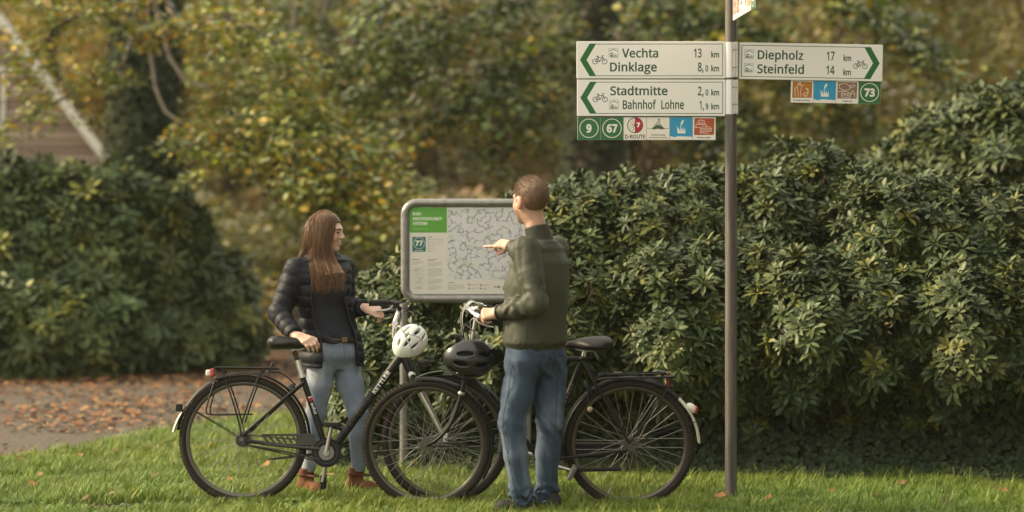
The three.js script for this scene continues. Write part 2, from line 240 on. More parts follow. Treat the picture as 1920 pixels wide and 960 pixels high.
// ---------- rhododendron shrubs ----------
function rosette(seed, n, L, W) {
  const q = rng(seed), pos = [], idx = [], col = [];
  for (let i = 0; i < n; i++) {
    const az = i * 2.399 + q() * 0.5, k = i / n, el = lerp(-0.15, 1.0, k) + (q() - 0.5) * 0.35, len = L * (0.75 + 0.35 * q()) * (1 - 0.25 * k), wid = W * (0.8 + 0.4 * q()), droop = 0.25 + 0.5 * q(), roll = (q() - 0.5) * 0.7, tone = 0.85 + 0.3 * q(), n0 = pos.length / 3, ca = Math.cos(az), sa = Math.sin(az);
    const prof = [[0.06, 0.10], [0.38, 0.86], [0.72, 0.92], [1, 0]];
    prof.forEach(([t, w], m) => {
      const e = el - droop * t, rr = len * (t * Math.cos(el - droop * t * 0.5)) + 0.006, y = len * t * Math.sin(el - droop * t * 0.5), ww = w * wid * 0.5;
      const C = [[-ww, 0.22 * ww], [0, -0.05 * ww], [ww, 0.22 * ww]];
      (m === 3 ? [C[1]] : C).forEach(([s, up], j) => { const sy = s * Math.sin(roll) + up * Math.cos(e), sx = s * Math.cos(roll); pos.push(ca * (rr - up * Math.sin(e)) - sa * sx, y + sy, sa * (rr - up * Math.sin(e)) + ca * sx); const mid = (j === 1 || m === 3) ? 1.35 : 1; col.push(tone * mid * (mid > 1 ? 1.1 : 1), tone * mid, tone * (mid > 1 ? 0.8 : 1)); });
    });
    const a = n0; for (let m = 0; m < 2; m++) { const b = a + m * 3; for (let j = 0; j < 2; j++) idx.push(b + j, b + j + 3, b + j + 1, b + j + 1, b + j + 3, b + j + 4); }
    idx.push(a + 6, a + 9, a + 7, a + 7, a + 9, a + 8);
  }
  // the pale bud in the middle
  const s = pos.length / 3; for (let j = 0; j < 5; j++) { pos.push(Math.cos(j * 1.257) * 0.005, 0.012, Math.sin(j * 1.257) * 0.005); col.push(3.0, 2.2, 0.9); } pos.push(0, 0.034, 0); col.push(3.4, 2.6, 1.0); for (let j = 0; j < 5; j++) idx.push(s + j, s + 5, s + (j + 1) % 5);
  return raw(pos, idx, col);
}
const rosettes = [0, 1, 2, 3].map((i) => rosette(300 + i, 10 + i, 0.128, 0.033));
const leafTint = [[0.048, 0.076, 0.036], [0.060, 0.088, 0.036], [0.040, 0.064, 0.033], [0.074, 0.096, 0.036]].map((c) => mat(c, 0.5, { vertexColors: true, transmission: 0.12, specularIntensity: 0.7 }));
const whiteLeaf = mat([1, 1, 1], 0.5, { vertexColors: true, transmission: 0.12, specularIntensity: 0.7 });
const barkTex = noiseTex(256, (u, v) => { const a = wrapN(u, v * 0.25, 40, 3), b = wrapN(u, v, 12, 5), k = 0.55 + 0.9 * (a - 0.5) + 0.5 * b; return [0.072 * k, 0.058 * k, 0.044 * k]; });
const barkBump = noiseTex(256, (u, v) => { const a = wrapN(u, v * 0.25, 40, 3); return [a, a, a]; });
const bark = mat([1, 1, 1], 0.95, { map: barkTex, bumpMap: barkBump, bumpScale: 0.03 });
const twigM = mat([0.14, 0.09, 0.06], 0.9);
function shrub(name, label, lobes, o = {}) {
  const g = thing(name, label, 'shrub'), r = rng(o.seed ?? 1), list = [[], [], [], []], all = [];
  const L = lobes.map(([px, py, z, rx, ry, rz]) => { const s = (DIST - z) / FOCAL; return { c: P(px, py, z), r: V(rx * s, ry * s, rz) }; });
  const inside = (p, skip) => L.some((l, i) => i !== skip && Math.hypot((p.x - l.c.x) / l.r.x, (p.y - l.c.y) / l.r.y, (p.z - l.c.z) / l.r.z) < (o.join ?? 0.86));
  L.forEach((l, i) => {
    const area = 4 * Math.PI * Math.pow((Math.pow(l.r.x * l.r.y, 1.6) + Math.pow(l.r.x * l.r.z, 1.6) + Math.pow(l.r.y * l.r.z, 1.6)) / 3, 1 / 1.6), n = Math.round(area * (o.density ?? 190));
    for (let k = 0; k < n; k++) {
      const y = r() * 2 - 1, a = r() * 6.283, c = Math.sqrt(1 - y * y), dir = V(c * Math.cos(a), y, c * Math.sin(a)), shell = r() < 0.62 ? 1 - 0.1 * r() : 0.62 + 0.3 * r();
      const bump = 1 + (o.ragged ?? 0.36) * (fbm(l.c.x * 2 + dir.x * 2.3, dir.y * 2.3 + i, dir.z * 2.3, 3) - 0.5) * 2;
      const p = V(l.c.x + l.r.x * dir.x * shell * bump, l.c.y + l.r.y * dir.y * shell * bump, l.c.z + l.r.z * dir.z * shell * bump);
      if (p.y < 0.03 || dir.z < -0.55 || inside(p, i) || o.clear?.(p)) continue;
      const nrm = V(dir.x / l.r.x, dir.y / l.r.y, dir.z / l.r.z).normalize(), axis = nrm.multiplyScalar(0.75).add(V((r() - 0.5) * 0.7, 0.5 + r() * 0.35, (r() - 0.5) * 0.7)).normalize();
      const young = r() < 0.08, v = 0.75 + 0.5 * fbm(p.x * 1.5, p.y * 1.5, p.z * 1.5), base = young ? [0.13, 0.14, 0.035] : leafTint[Math.floor(r() * 4)].color.toArray();
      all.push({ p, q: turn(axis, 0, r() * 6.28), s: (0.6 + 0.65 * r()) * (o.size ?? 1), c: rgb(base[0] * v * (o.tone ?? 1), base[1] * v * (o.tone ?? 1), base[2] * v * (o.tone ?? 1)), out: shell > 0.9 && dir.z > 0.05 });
    }
  });
  const shown = all.filter((a) => a.out && Math.abs(a.p.x) < (DIST - a.p.z) * 0.235).sort((a, b) => b.s - a.s).slice(0, o.singles ?? 300), set = new Set(shown);
  shown.forEach((a, i) => { const m = mesh('leaf_cluster', rosettes[i % 4], leafTint[Math.floor(r() * 4)], g); m.position.copy(a.p); m.quaternion.copy(a.q); m.scale.setScalar(a.s); });
  all.forEach((a) => { if (!set.has(a)) list[Math.floor(r() * 4)].push(a); });
  list.forEach((l, i) => instanced('foliage', rosettes[i], whiteLeaf, l, g));
  // woody stems inside
  L.forEach((l, i) => { for (let k = 0; k < 3; k++) { const b = V(l.c.x + (r() - 0.5) * 0.7, -0.02, l.c.z - 0.15 * r()), e = V(l.c.x + (r() - 0.5) * l.r.x, l.c.y + l.r.y * (r() - 0.1) * 0.7, l.c.z + l.r.z * 0.55 * r()), m = b.clone().lerp(e, 0.5).add(V((r() - 0.5) * 0.3, 0, (r() - 0.5) * 0.3)); mesh('stem', taper([b, m, e], (t) => 0.022 * (1 - 0.7 * t), 8, 5), bark, g); }
    for (let k = 0; k < 7; k++) { const a = r() * 3.14, b = V(l.c.x + Math.cos(a) * l.r.x * 0.5, l.c.y + (r() - 0.6) * l.r.y * 0.8, l.c.z + Math.sin(a) * l.r.z * 0.5), e = V(l.c.x + Math.cos(a + 0.3 * (r() - 0.5)) * l.r.x * 0.98, b.y + 0.08 + 0.2 * r(), l.c.z + Math.sin(a) * l.r.z * 0.98); mesh('twig', taper([b, b.clone().lerp(e, 0.5).add(V(0, -0.03, 0)), e], (t) => 0.006 * (1 - 0.5 * t), 6, 4), twigM, g); } });
  return g;
}
shrub('rhododendron_shrub', 'broad dark green rhododendron shrub behind the map board and the tall signpost', [
  [690, 684, -2.9, 95, 130, 0.8], [760, 614, -2.9, 95, 130, 0.8], [830, 574, -2.9, 95, 150, 0.8], [920, 529, -2.75, 95, 150, 0.8], [1010, 506, -2.75, 95, 150, 0.8], [1100, 489, -2.75, 95, 150, 0.8], [1190, 479, -2.75, 95, 150, 0.8], [1270, 486, -2.75, 95, 150, 0.8], [1350, 484, -2.75, 95, 150, 0.8], [1430, 449, -2.75, 95, 150, 0.8], [1500, 419, -3.2, 85, 150, 0.8], [1565, 434, -3.2, 85, 150, 0.8], [1640, 479, -2.25, 95, 150, 0.8], [1730, 479, -2.25, 95, 150, 0.8], [1820, 489, -2.25, 95, 150, 0.8], [1910, 504, -2.25, 95, 150, 0.8], [2010, 494, -2.25, 95, 150, 0.8], [700, 720, -2.45, 75, 130, 0.85], [790, 720, -2.45, 110, 130, 0.85], [880, 720, -2.41, 110, 130, 0.85], [970, 615, -2.06, 110, 155, 0.85], [1060, 615, -2.17, 110, 155, 0.85], [1150, 615, -2.28, 110, 155, 0.85], [1240, 615, -1.91, 110, 155, 0.85], [1330, 615, -2.02, 110, 155, 0.85], [1420, 615, -2.13, 110, 155, 0.85], [1510, 615, -1.76, 110, 155, 0.85], [1600, 615, -1.87, 110, 155, 0.85], [1690, 615, -1.98, 110, 155, 0.85], [1780, 615, -1.62, 110, 155, 0.85], [1870, 615, -1.73, 110, 155, 0.85], [1960, 615, -1.87, 110, 155, 0.85], [2050, 615, -1.55, 110, 155, 0.85], [720, 770, -2.72, 70, 90, 0.8], [815, 770, -2.71, 105, 90, 0.8], [910, 770, -2.66, 105, 90, 0.8], [1005, 770, -2.62, 105, 90, 0.8], [1100, 770, -2.57, 105, 90, 0.8], [1195, 770, -2.52, 105, 90, 0.8], [1290, 770, -2.47, 105, 90, 0.8], [1385, 770, -2.43, 105, 90, 0.8], [1480, 770, -2.38, 105, 90, 0.8], [1575, 770, -2.33, 105, 90, 0.8], [1670, 770, -2.28, 105, 90, 0.8], [1765, 770, -2.24, 105, 90, 0.8], [1860, 770, -2.19, 105, 90, 0.8], [1955, 770, -2.17, 105, 90, 0.8], [2050, 770, -2.17, 105, 90, 0.8],
], { seed: 71, density: 390, size: 0.8, clear: (p) => p.z > -1.78 && p.x > -0.85 && p.x < 0.32 && p.y > 0.85 });
shrub('rhododendron_shrub', 'tall rhododendron shrub rising behind the broad one, orange trees above it', [
  [1690, 345, -5.6, 75, 75, 0.8], [1765, 330, -5.5, 110, 115, 0.9], [1880, 300, -5.2, 140, 130, 1.0], [2010, 290, -5.2, 140, 150, 1.0], [1800, 430, -5.2, 160, 110, 0.9], [1940, 430, -5, 160, 120, 0.9],
], { seed: 72, density: 230, singles: 120 });
shrub('rhododendron_shrub', 'wide rhododendron shrub with hazy light put into its leaf colour, beyond the gravel path, in front of the timber house', [
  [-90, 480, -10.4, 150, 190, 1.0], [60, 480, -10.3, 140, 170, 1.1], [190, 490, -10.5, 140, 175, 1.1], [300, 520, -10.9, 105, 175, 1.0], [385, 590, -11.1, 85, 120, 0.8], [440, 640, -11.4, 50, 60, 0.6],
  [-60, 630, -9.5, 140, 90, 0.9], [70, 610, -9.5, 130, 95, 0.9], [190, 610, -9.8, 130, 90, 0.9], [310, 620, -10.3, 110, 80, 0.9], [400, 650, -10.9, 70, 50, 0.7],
], { seed: 73, density: 165, singles: 200, size: 1.5, tone: 1.5, ragged: 0.42 });  // tone lightens the leaf colour, painting in the haze and light on this shrub
{ // ivy at the foot of the broad shrub
  const r = rng(8), pos = [0, 0, 0], idx = [], lob = [1, 0.62, 0.85, 0.55, 0.6, 0.6, 0.55, 0.85, 0.62]; lob.forEach((k, i) => { const a = i / 9 * 6.283; pos.push(Math.sin(a) * k * 0.5, 0.04 * k, -Math.cos(a) * k * 0.5); idx.push(0, 1 + i, 1 + (i + 1) % 9); });
  globalThis.ivyLeaf = raw(pos, idx); const list = [];
  for (let i = 0; i < 17000; i++) { const x = -1.1 + 5.6 * r(), front = lerp(-1.5, -0.82, clamp((x + 1) / 4)) + (fbm(x * 2, 1) - 0.5) * 0.35, z = front - r() * r() * 1.2, hgt = 0.03 + 0.22 * smooth(0, 0.4, front - z) * (0.5 + fbm(x * 3, z * 3)); const v = 0.7 + 0.6 * r(); list.push({ p: V(x, hgt * Math.sqrt(r()) + 0.01, z), q: turn(V((r() - 0.5) * 1.2, 0.55, 0.2 + r() * 0.7).normalize(), 0, r() * 6.28), s: 0.03 + 0.045 * r(), c: rgb(0.030 * v, 0.044 * v, 0.018 * v) }); }
  const o = thing('ivy_ground_cover', 'dark ivy ground cover along the foot of the broad rhododendron shrub', 'ivy'); o.userData.kind = 'stuff'; instanced('ivy_leaves', ivyLeaf, mat([1, 1, 1], 0.75, { specularIntensity: 0.5 }), list, o);
}

// ---------- trees ----------
// a spray of leaves; tones: list of [weight, [r, g, b]] mixed over the leaves
function spray(seed, n, R, len, tones, flatK = 0.55) {
  const q = rng(seed), pos = [], idx = [], col = [], tot = tones.reduce((s, t) => s + t[0], 0);
  for (let i = 0; i < n; i++) {
    const y = q() * 2 - 1, a = q() * 6.283, c = Math.sqrt(1 - y * y), rad = R * Math.cbrt(q()), o = V(c * Math.cos(a) * rad, y * rad * flatK, c * Math.sin(a) * rad);
    const Q = turn(V((q() - 0.5) * 1.5, 0.8, (q() - 0.5) * 1.5).normalize(), 0, q() * 6.28), l = len * (0.6 + 0.7 * q()), w = l * (0.34 + 0.1 * q()), n0 = pos.length / 3;
    let k = q() * tot, ti = 0; while (ti < tones.length - 1 && k > tones[ti][0]) k -= tones[ti++][0]; const tn = tones[ti][1], v = 0.7 + 0.6 * q();
    [[0, 0, 0], [0.3 * l, 0.1 * w, w], [0.75 * l, 0, 0.75 * w], [l * 1.05, -0.12 * l, 0], [0.75 * l, 0, -0.75 * w], [0.3 * l, 0.1 * w, -w]].forEach(([x, yy, z]) => { const p = V(x, yy, z).applyQuaternion(Q).add(o); pos.push(p.x, p.y, p.z); col.push(tn[0] * v, tn[1] * v, tn[2] * v); });
    idx.push(n0, n0 + 1, n0 + 2, n0, n0 + 2, n0 + 3, n0, n0 + 3, n0 + 4, n0, n0 + 4, n0 + 5);
  }
  return raw(pos, idx, col);
}
const leafMat = mat([1, 1, 1], 0.6, { vertexColors: true, transmission: 0.55 });
const G = { green: [0.11, 0.165, 0.022], deep: [0.04, 0.07, 0.018], lime: [0.31, 0.335, 0.035], gold: [0.52, 0.35, 0.03], orange: [0.42, 0.16, 0.03], brown: [0.26, 0.195, 0.06], olive: [0.26, 0.24, 0.04], rust: [0.28, 0.125, 0.045], grey: [0.24, 0.205, 0.09] };
const sprays = {
  maple: [spray(1, 40, 0.32, 0.078, [[4, G.green], [6, G.lime], [1.2, G.gold], [0.3, G.orange]]), spray(2, 40, 0.32, 0.078, [[4, G.green], [4, G.lime], [0.6, G.gold]])],
  goldtop: [spray(3, 38, 0.3, 0.078, [[4, G.lime], [4, G.gold], [0.9, G.orange], [2, G.green]])],
  dark: [spray(4, 34, 0.34, 0.085, [[5, G.deep], [5, G.green], [0.7, G.lime], [0.25, G.gold]]), spray(5, 34, 0.34, 0.085, [[6, G.green], [3, G.deep], [1, G.lime]])],
  light: [spray(6, 30, 0.34, 0.10, [[4, G.lime], [3, G.green], [1, G.gold]])],
  olive: [spray(7, 44, 0.6, 0.12, [[5, G.olive], [3, G.green], [2, G.brown], [2, G.gold]]), spray(8, 44, 0.6, 0.12, [[4, G.olive], [2, G.brown], [1.5, G.grey], [3, G.lime]])],
  brown: [spray(9, 44, 0.6, 0.12, [[5, G.brown], [3, G.olive], [2, G.rust], [1, G.grey]])],
  yellow: [spray(10, 44, 0.6, 0.12, [[5, G.gold], [3, G.lime], [2, G.olive], [1, G.orange]])],
  rust: [spray(12, 44, 0.6, 0.12, [[4, G.rust], [3, G.brown], [2, G.orange], [2, G.olive]])],
};
const trunkMat = bark;
// limbs: list of point lists (world); each carries twigs and sprays
function woody(parent, limbs, o) {
  const r = rng(o.seed), spots = [];
  limbs.forEach(({ pts, r0, from = 0.2, twigs = 10, reach = 0.9, hang = 0.25, perTwig = 4 }, li) => {
    mesh('limb', taper(pts, (t) => r0 * (1 - 0.82 * t), 14, 6, 0.2), trunkMat, parent);
    const c = curve(pts), tw = [];
    for (let i = 0; i < twigs; i++) {
      const t = from + (1 - from) * (i + r()) / twigs, b = c.getPoint(Math.min(t, 0.999)), tg = c.getTangent(Math.min(t, 0.999)), L = reach * (0.5 + 0.7 * r()) * (1.15 - 0.5 * t);
      const side = V(-tg.z, 0, tg.x).normalize().multiplyScalar(i % 2 ? 1 : -1), e = b.clone().addScaledVector(tg, L * 0.65).addScaledVector(side, L * (0.35 + 0.5 * r())).add(V((r() - 0.5) * 0.3 * L, -hang * L * (0.3 + r()), (r() - 0.5) * 0.3 * L)), m = b.clone().lerp(e, 0.5).add(V(0, 0.1 * L, 0));
      tw.push(taper([b, m, e], (k) => Math.max(0.004, r0 * 0.28 * (1 - t * 0.6) * (1 - 0.8 * k)), 5, 4));
      for (let k = 0; k < perTwig; k++) { const u = 0.25 + 0.8 * (k + r()) / perTwig, p = b.clone().lerp(m, clamp(u * 2)).lerp(e, clamp(u * 2 - 1) + Math.max(0, u - 1)); spots.push(p.add(V((r() - 0.5) * 0.25, (r() - 0.6) * 0.18, (r() - 0.5) * 0.25))); }
    }
    const tm = mesh('twigs', merge(tw), trunkMat, parent); tm.userData.kind = 'stuff';
  });
  return spots;
}
function leaves(parent, spots, kinds, o = {}) {
  const r = rng(o.seed ?? 3), list = kinds.map(() => []);
  spots.forEach((p) => { const k = o.pick ? o.pick(p, r) : Math.floor(r() * kinds.length), v = 0.8 + 0.45 * r(); list[k].push({ p, q: turn(V((r() - 0.5) * 0.5, 1, (r() - 0.5) * 0.5).normalize(), 0, r() * 6.28), s: (o.size ?? 1) * (0.7 + 0.6 * r()), c: rgb(v, v * (0.95 + 0.1 * r()), v) }); });
  list.forEach((l, i) => l.length && instanced('crown', kinds[i], leafMat, l, parent));
}
const trunkPath = (x, z, h, lean = 0.2, seed = 1) => { const r = rng(seed); return [V(x, -0.1, z), V(x + (r() - 0.5) * lean, h * 0.33, z + (r() - 0.5) * lean), V(x + (r() - 0.5) * lean * 1.5, h * 0.66, z), V(x + (r() - 0.5) * lean * 2, h, z)]; };
// a whole tree of the usual kind: trunk, limbs to an egg-shaped crown, leaves
function tree(name, label, group, { px, z, h, r0, cy, rx, ry, limbs = 14, sprays: kinds, count, seed, size = 1, lowest = 0.3 }) {
  const x = (px - 960) * (DIST - z) / FOCAL, g = thing(name, label, 'tree', group), r = rng(seed), tp = trunkPath(x, z, h * 0.9, 0.5, seed), tc = curve(tp);
  mesh('trunk', taper(tp, (t) => r0 * (1.25 - 1.0 * t) * (1 + 0.5 * Math.exp(-t * 25)), 18, 12, 0.25), trunkMat, g);
  const L = []; for (let i = 0; i < limbs; i++) { const t = lowest + (0.95 - lowest) * (i / limbs), b = tc.getPoint(t), a = i * 2.4 + r(), e = V(x + Math.cos(a) * rx * (0.6 + 0.4 * r()), lerp(cy - ry * 0.8, cy + ry * 0.8, i / limbs) + (r() - 0.5), z + Math.sin(a) * rx * (0.6 + 0.4 * r())); L.push(taper([b, b.clone().lerp(e, 0.5).add(V(0, 0.4, 0)), e], (k) => r0 * 0.35 * (1 - 0.85 * k), 8, 5)); }
  L.forEach((q) => mesh('limb', q, trunkMat, g));
  const spots = []; let guard = 0;
  while (spots.length < count && guard++ < count * 20) { const y = r() * 2 - 1, a = r() * 6.283, c = Math.sqrt(1 - y * y), k = 0.55 + 0.45 * Math.sqrt(r()), p = V(x + c * Math.cos(a) * rx * k, cy + y * ry * k, z + c * Math.sin(a) * rx * k); if (p.y < 0.25 || fbm(p.x * 0.7, p.y * 0.7, p.z * 0.7, 2) < 0.40) continue; spots.push(p); }
  leaves(g, spots, kinds, { seed: seed + 5, size });
  return g;
}
{ // the ivy-clad tree by the path, its drooping boughs turning gold
  const g = thing('ivy_tree', 'ivy clad maple tree whose drooping boughs are turning gold above the left shrub', 'tree'), z0 = -13.5, x0 = (272 - 960) * (DIST - z0) / FOCAL;
  mesh('trunk', taper([V(x0, -0.1, z0), V(x0, 2, z0), V(x0 + 0.06, 4, z0), V(x0 - 0.1, 9, z0)], (t) => 0.29 * (1.1 - 0.5 * t), 20, 12, 0.25), trunkMat, g);
  const r = rng(44), ivy = []; for (let i = 0; i < 20000; i++) { const y = 0.3 + 6.4 * r(), a = r() * 6.283, rr = 0.27 + 0.10 * r() + 0.26 * fbm(Math.cos(a) * 1.4 + 3, y * 1.3, Math.sin(a) * 1.4, 3) * r() + 0.02, v = 0.6 + 0.8 * r(); ivy.push({ p: V(x0 + Math.cos(a) * rr, y, z0 + Math.sin(a) * rr), q: turn(V(Math.cos(a) + (r() - 0.5) * 0.8, 0.3 + (r() - 0.5) * 0.6, Math.sin(a) + (r() - 0.5) * 0.8).normalize(), 0, r() * 6.28), s: 0.05 + 0.05 * r(), c: rgb(0.03 * v, 0.042 * v, 0.02 * v) }); }
  instanced('ivy', ivyLeaf, mat([1, 1, 1], 0.85, { specularIntensity: 0.35 }), ivy, g);
  const B = (...l) => l.map(([px, py, z]) => P(px, py, z)), T = (y) => V(x0, y, z0);
  const limbs = [
    { pts: [T(4.6), ...B([330, 130, -12], [450, 175, -10.6], [580, 240, -9.6], [720, 350, -9.2])], r0: 0.034, twigs: 26, reach: 1.1, from: 0.38, perTwig: 5 },
    { pts: [T(4.3), ...B([300, 190, -11.5], [400, 250, -10.0], [520, 310, -9.4], [650, 400, -9.2])], r0: 0.03, twigs: 22, reach: 1.0, from: 0.42, perTwig: 5 },
    { pts: [T(5.6), ...B([240, 30, -11.5], [180, 20, -10.4], [110, 50, -9.8], [60, 110, -9.6])], r0: 0.05, twigs: 9, reach: 0.7, perTwig: 3 },
    { pts: [T(5.4), ...B([330, 40, -11.6], [420, 30, -10.4], [520, 90, -9.8], [560, 200, -9.6])], r0: 0.05, twigs: 12, reach: 0.8, perTwig: 4 },
    { pts: [T(4.9), ...B([240, 100, -11.5], [180, 140, -10.4], [110, 190, -9.8], [20, 230, -9.6])], r0: 0.035, twigs: 9, reach: 0.7, perTwig: 2, from: 0.35 },
    { pts: [T(6.2), ...B([200, -80, -11.5], [100, -60, -10.4], [-40, -20, -9.6]) ], r0: 0.06, twigs: 12, reach: 1.0, perTwig: 4 },
  ];
  const spots = woody(g, limbs, { seed: 9 });
  leaves(g, spots, [...sprays.maple, ...sprays.goldtop], { seed: 12, pick: (p, q) => { const k = fbm(p.x * 0.9, p.y * 0.9 + 3, p.z * 0.9, 2); return k + q() * 0.3 > 0.82 ? 2 : q() < 0.5 ? 0 : 1; }, size: 0.85 });
}
{ // the dark tree behind the signpost
  const g = thing('broadleaf_tree', 'dark trunked tree behind the signpost with low hanging green boughs', 'tree'), z0 = -15.5, x0 = (1118 - 960) * (DIST - z0) / FOCAL;
  mesh('trunk', taper([V(x0, -0.1, z0), V(x0, 2, z0), V(x0 + 0.12, 4, z0), V(x0 + 0.35, 9, z0)], (t) => 0.40 * (1.1 - 0.4 * t), 20, 12, 0.25), trunkMat, g);
  const r = rng(47), ivy = []; for (let i = 0; i < 9000; i++) { const y = 0.3 + 6 * r(), a = r() * 6.283, rr = 0.40 + 0.06 * r() + 0.2 * fbm(Math.cos(a) * 1.4 + 8, y * 1.2, Math.sin(a) * 1.4, 3) * r(), v = 0.6 + 0.8 * r(); if (fbm(a * 1.5, y * 0.9, 4) < 0.42) continue; ivy.push({ p: V(x0 + 0.06 * y / 4 + Math.cos(a) * rr, y, z0 + Math.sin(a) * rr), q: turn(V(Math.cos(a) + (r() - 0.5) * 0.8, 0.3 + (r() - 0.5) * 0.6, Math.sin(a) + (r() - 0.5) * 0.8).normalize(), 0, r() * 6.28), s: 0.05 + 0.05 * r(), c: rgb(0.03 * v, 0.042 * v, 0.02 * v) }); }
  instanced('ivy', ivyLeaf, mat([1, 1, 1], 0.85, { specularIntensity: 0.35 }), ivy, g);
  const B = (...l) => l.map(([px, py, z]) => P(px, py, z)), T = (y) => V(x0 + 0.1, y, z0);
  const limbs = [
    { pts: [T(5.0), ...B([1020, -10, -14.5], [900, 30, -13], [810, 80, -12.3], [760, 150, -12])], r0: 0.07, twigs: 18, reach: 1.1, perTwig: 4 },
    { pts: [T(4.3), ...B([1040, 80, -14.3], [980, 130, -13], [910, 180, -12.4], [850, 230, -12.1])], r0: 0.06, twigs: 16, reach: 1.0, perTwig: 4 },
    { pts: [T(3.9), ...B([1060, 150, -14.2], [1010, 200, -13.2], [960, 240, -12.6], [930, 290, -12.3])], r0: 0.05, twigs: 9, reach: 0.8, perTwig: 3 },
    { pts: [T(5.2), ...B([1200, 0, -14.4], [1330, 40, -13.4], [1460, 110, -13.2], [1600, 220, -13.1])], r0: 0.07, twigs: 26, reach: 1.1, perTwig: 5 },
    { pts: [T(4.2), ...B([1190, 110, -14.2], [1290, 170, -13.2], [1390, 240, -12.6], [1450, 300, -12.4])], r0: 0.06, twigs: 15, reach: 0.9, perTwig: 4, from: 0.4 },
    { pts: [T(4.6), ...B([1190, 60, -14.4], [1260, 150, -13.8], [1320, 240, -13.6], [1340, 310, -13.5])], r0: 0.05, twigs: 20, reach: 0.9, perTwig: 4, from: 0.3 },
    { pts: [T(5.8), ...B([1080, -90, -14], [960, -70, -12.8], [840, -40, -12.2], [730, 10, -12], [710, 110, -12])], r0: 0.05, twigs: 12, reach: 0.8, perTwig: 3 },
    { pts: [T(6.2), ...B([1300, -90, -14], [1460, -60, -12.8], [1620, 10, -12.2], [1740, 110, -12])], r0: 0.06, twigs: 24, reach: 1.1, perTwig: 5 },
  ];
  leaves(g, woody(g, limbs, { seed: 19 }), [...sprays.dark, ...sprays.light], { seed: 22, pick: (p, q) => (q() < 0.16 ? 2 : q() < 0.55 ? 0 : 1), size: 0.95 });
}
{ // hanging branches that come down from crowns above the picture
  const B = (...l) => l.map(([px, py, z]) => P(px, py, z)), x0 = (610 - 960) * (DIST + 24) / FOCAL;
  const g = thing('beech_tree', 'tall tree deep in the park with long thin hanging branches and lime leaves', 'tree');
  mesh('trunk', taper([V(x0, -0.1, -24), V(x0 + 0.1, 3, -24), V(x0, 6, -24), V(x0, 11, -24)], (t) => 0.2 * (1.1 - 0.6 * t), 14, 10, 0.2), trunkMat, g);
  const T = (y) => V(x0, y, -24);
  const limbs = [
    { pts: [T(7), ...B([560, -90, -20], [552, 20, -17], [545, 110, -16], [525, 190, -16])], r0: 0.05, twigs: 9, reach: 0.6, from: 0.4, perTwig: 3 },
    { pts: [T(7), ...B([520, -90, -20], [510, 30, -17], [505, 120, -16], [488, 185, -16])], r0: 0.04, twigs: 8, reach: 0.6, from: 0.4, perTwig: 3 },
    { pts: [T(7), ...B([690, -90, -20], [685, 20, -17.5], [682, 130, -17], [690, 230, -17])], r0: 0.04, twigs: 12, reach: 0.8, from: 0.3, perTwig: 3 },
    { pts: [T(6.4), ...B([620, -40, -20], [600, 60, -17.5], [620, 130, -17], [650, 190, -17])], r0: 0.04, twigs: 14, reach: 0.9, from: 0.3, perTwig: 4 },
    { pts: [T(7.5), ...B([450, -90, -20], [420, 0, -17], [400, 70, -16.4], [390, 130, -16])], r0: 0.04, twigs: 12, reach: 0.9, from: 0.3, perTwig: 4 },
  ];
  leaves(g, woody(g, limbs, { seed: 29 }), [...sprays.light, sprays.dark[1]], { seed: 32, size: 0.85 });
}
const WOOD = 'autumn trees of the park woodland';
[ // px, z, h, r0, cy, rx, ry, kind, count, what
  [130, -27, 8, 0.16, 4.3, 2.6, 3.6, 'yellow', 420, 'bright yellow tree beside the timber house'],
  [430, -30, 9, 0.2, 3.6, 3.4, 3.4, 'olive', 380, 'olive and brown tree near the end of the gravel path'],
  [640, -36, 10, 0.22, 3.8, 3.8, 3.9, 'olive', 400, 'olive and brown tree above the long haired person'],
  [800, -30, 9, 0.2, 3.4, 2.6, 3.4, 'brown', 420, 'brown leaved tree above the left end of the map board'],
  [960, -38, 10, 0.24, 4.2, 4.0, 4.2, 'olive', 400, 'olive and brown tree above the right end of the map board'],
  [1240, -32, 10, 0.24, 4.2, 3.6, 4.2, 'olive', 400, 'olive and brown tree behind the dark trunk and the white signs'],
  [1440, -30, 9, 0.2, 3.8, 2.8, 3.6, 'rust', 440, 'rust coloured tree behind the signpost'],
  [1590, -24, 9, 0.2, 4.4, 2.4, 3.4, 'olive', 420, 'olive and brown tree below the sign to Diepholz and Steinfeld'],
  [1745, -34, 10, 0.16, 4.6, 2.6, 3.8, 'brown', 210, 'thin brown leaved tree left of the bright golden tree'],
  [1900, -30, 9, 0.16, 4.4, 2.4, 3.6, 'yellow', 260, 'bright golden tree above the tall rhododendron'],
  [2050, -28, 9, 0.2, 4.2, 2.6, 3.8, 'olive', 380, 'olive tree at the far end of the tall rhododendron'],
  [-60, -32, 9, 0.2, 4.2, 3.0, 3.8, 'yellow', 380, 'bright yellow tree beyond the timber house roof'],
  [280, -40, 10, 0.24, 4.2, 4.0, 4.4, 'yellow', 400, 'yellow leaved tree far behind the ivy clad trunk'],
  [1090, -46, 11, 0.24, 5, 4.6, 5, 'olive', 400, 'distant olive tree seen past the dark trunk'],
  [760, -48, 11, 0.24, 5, 4.6, 5, 'brown', 400, 'distant brown tree between the hanging branches and the dark tree'],
  [520, -50, 11, 0.24, 5, 4.6, 5, 'yellow', 400, 'yellow leaved tree deep in the park woodland'],
  [1560, -46, 11, 0.24, 4.6, 4.6, 4.8, 'rust', 420, 'rust coloured tree deep in the park woodland'],
].forEach(([px, z, h, r0, cy, rx, ry, kind, count, what], i) => tree('woodland_tree', what, WOOD, { px, z, h, r0, cy, rx, ry, sprays: sprays[kind], count, seed: 400 + i * 13, size: 1 }));
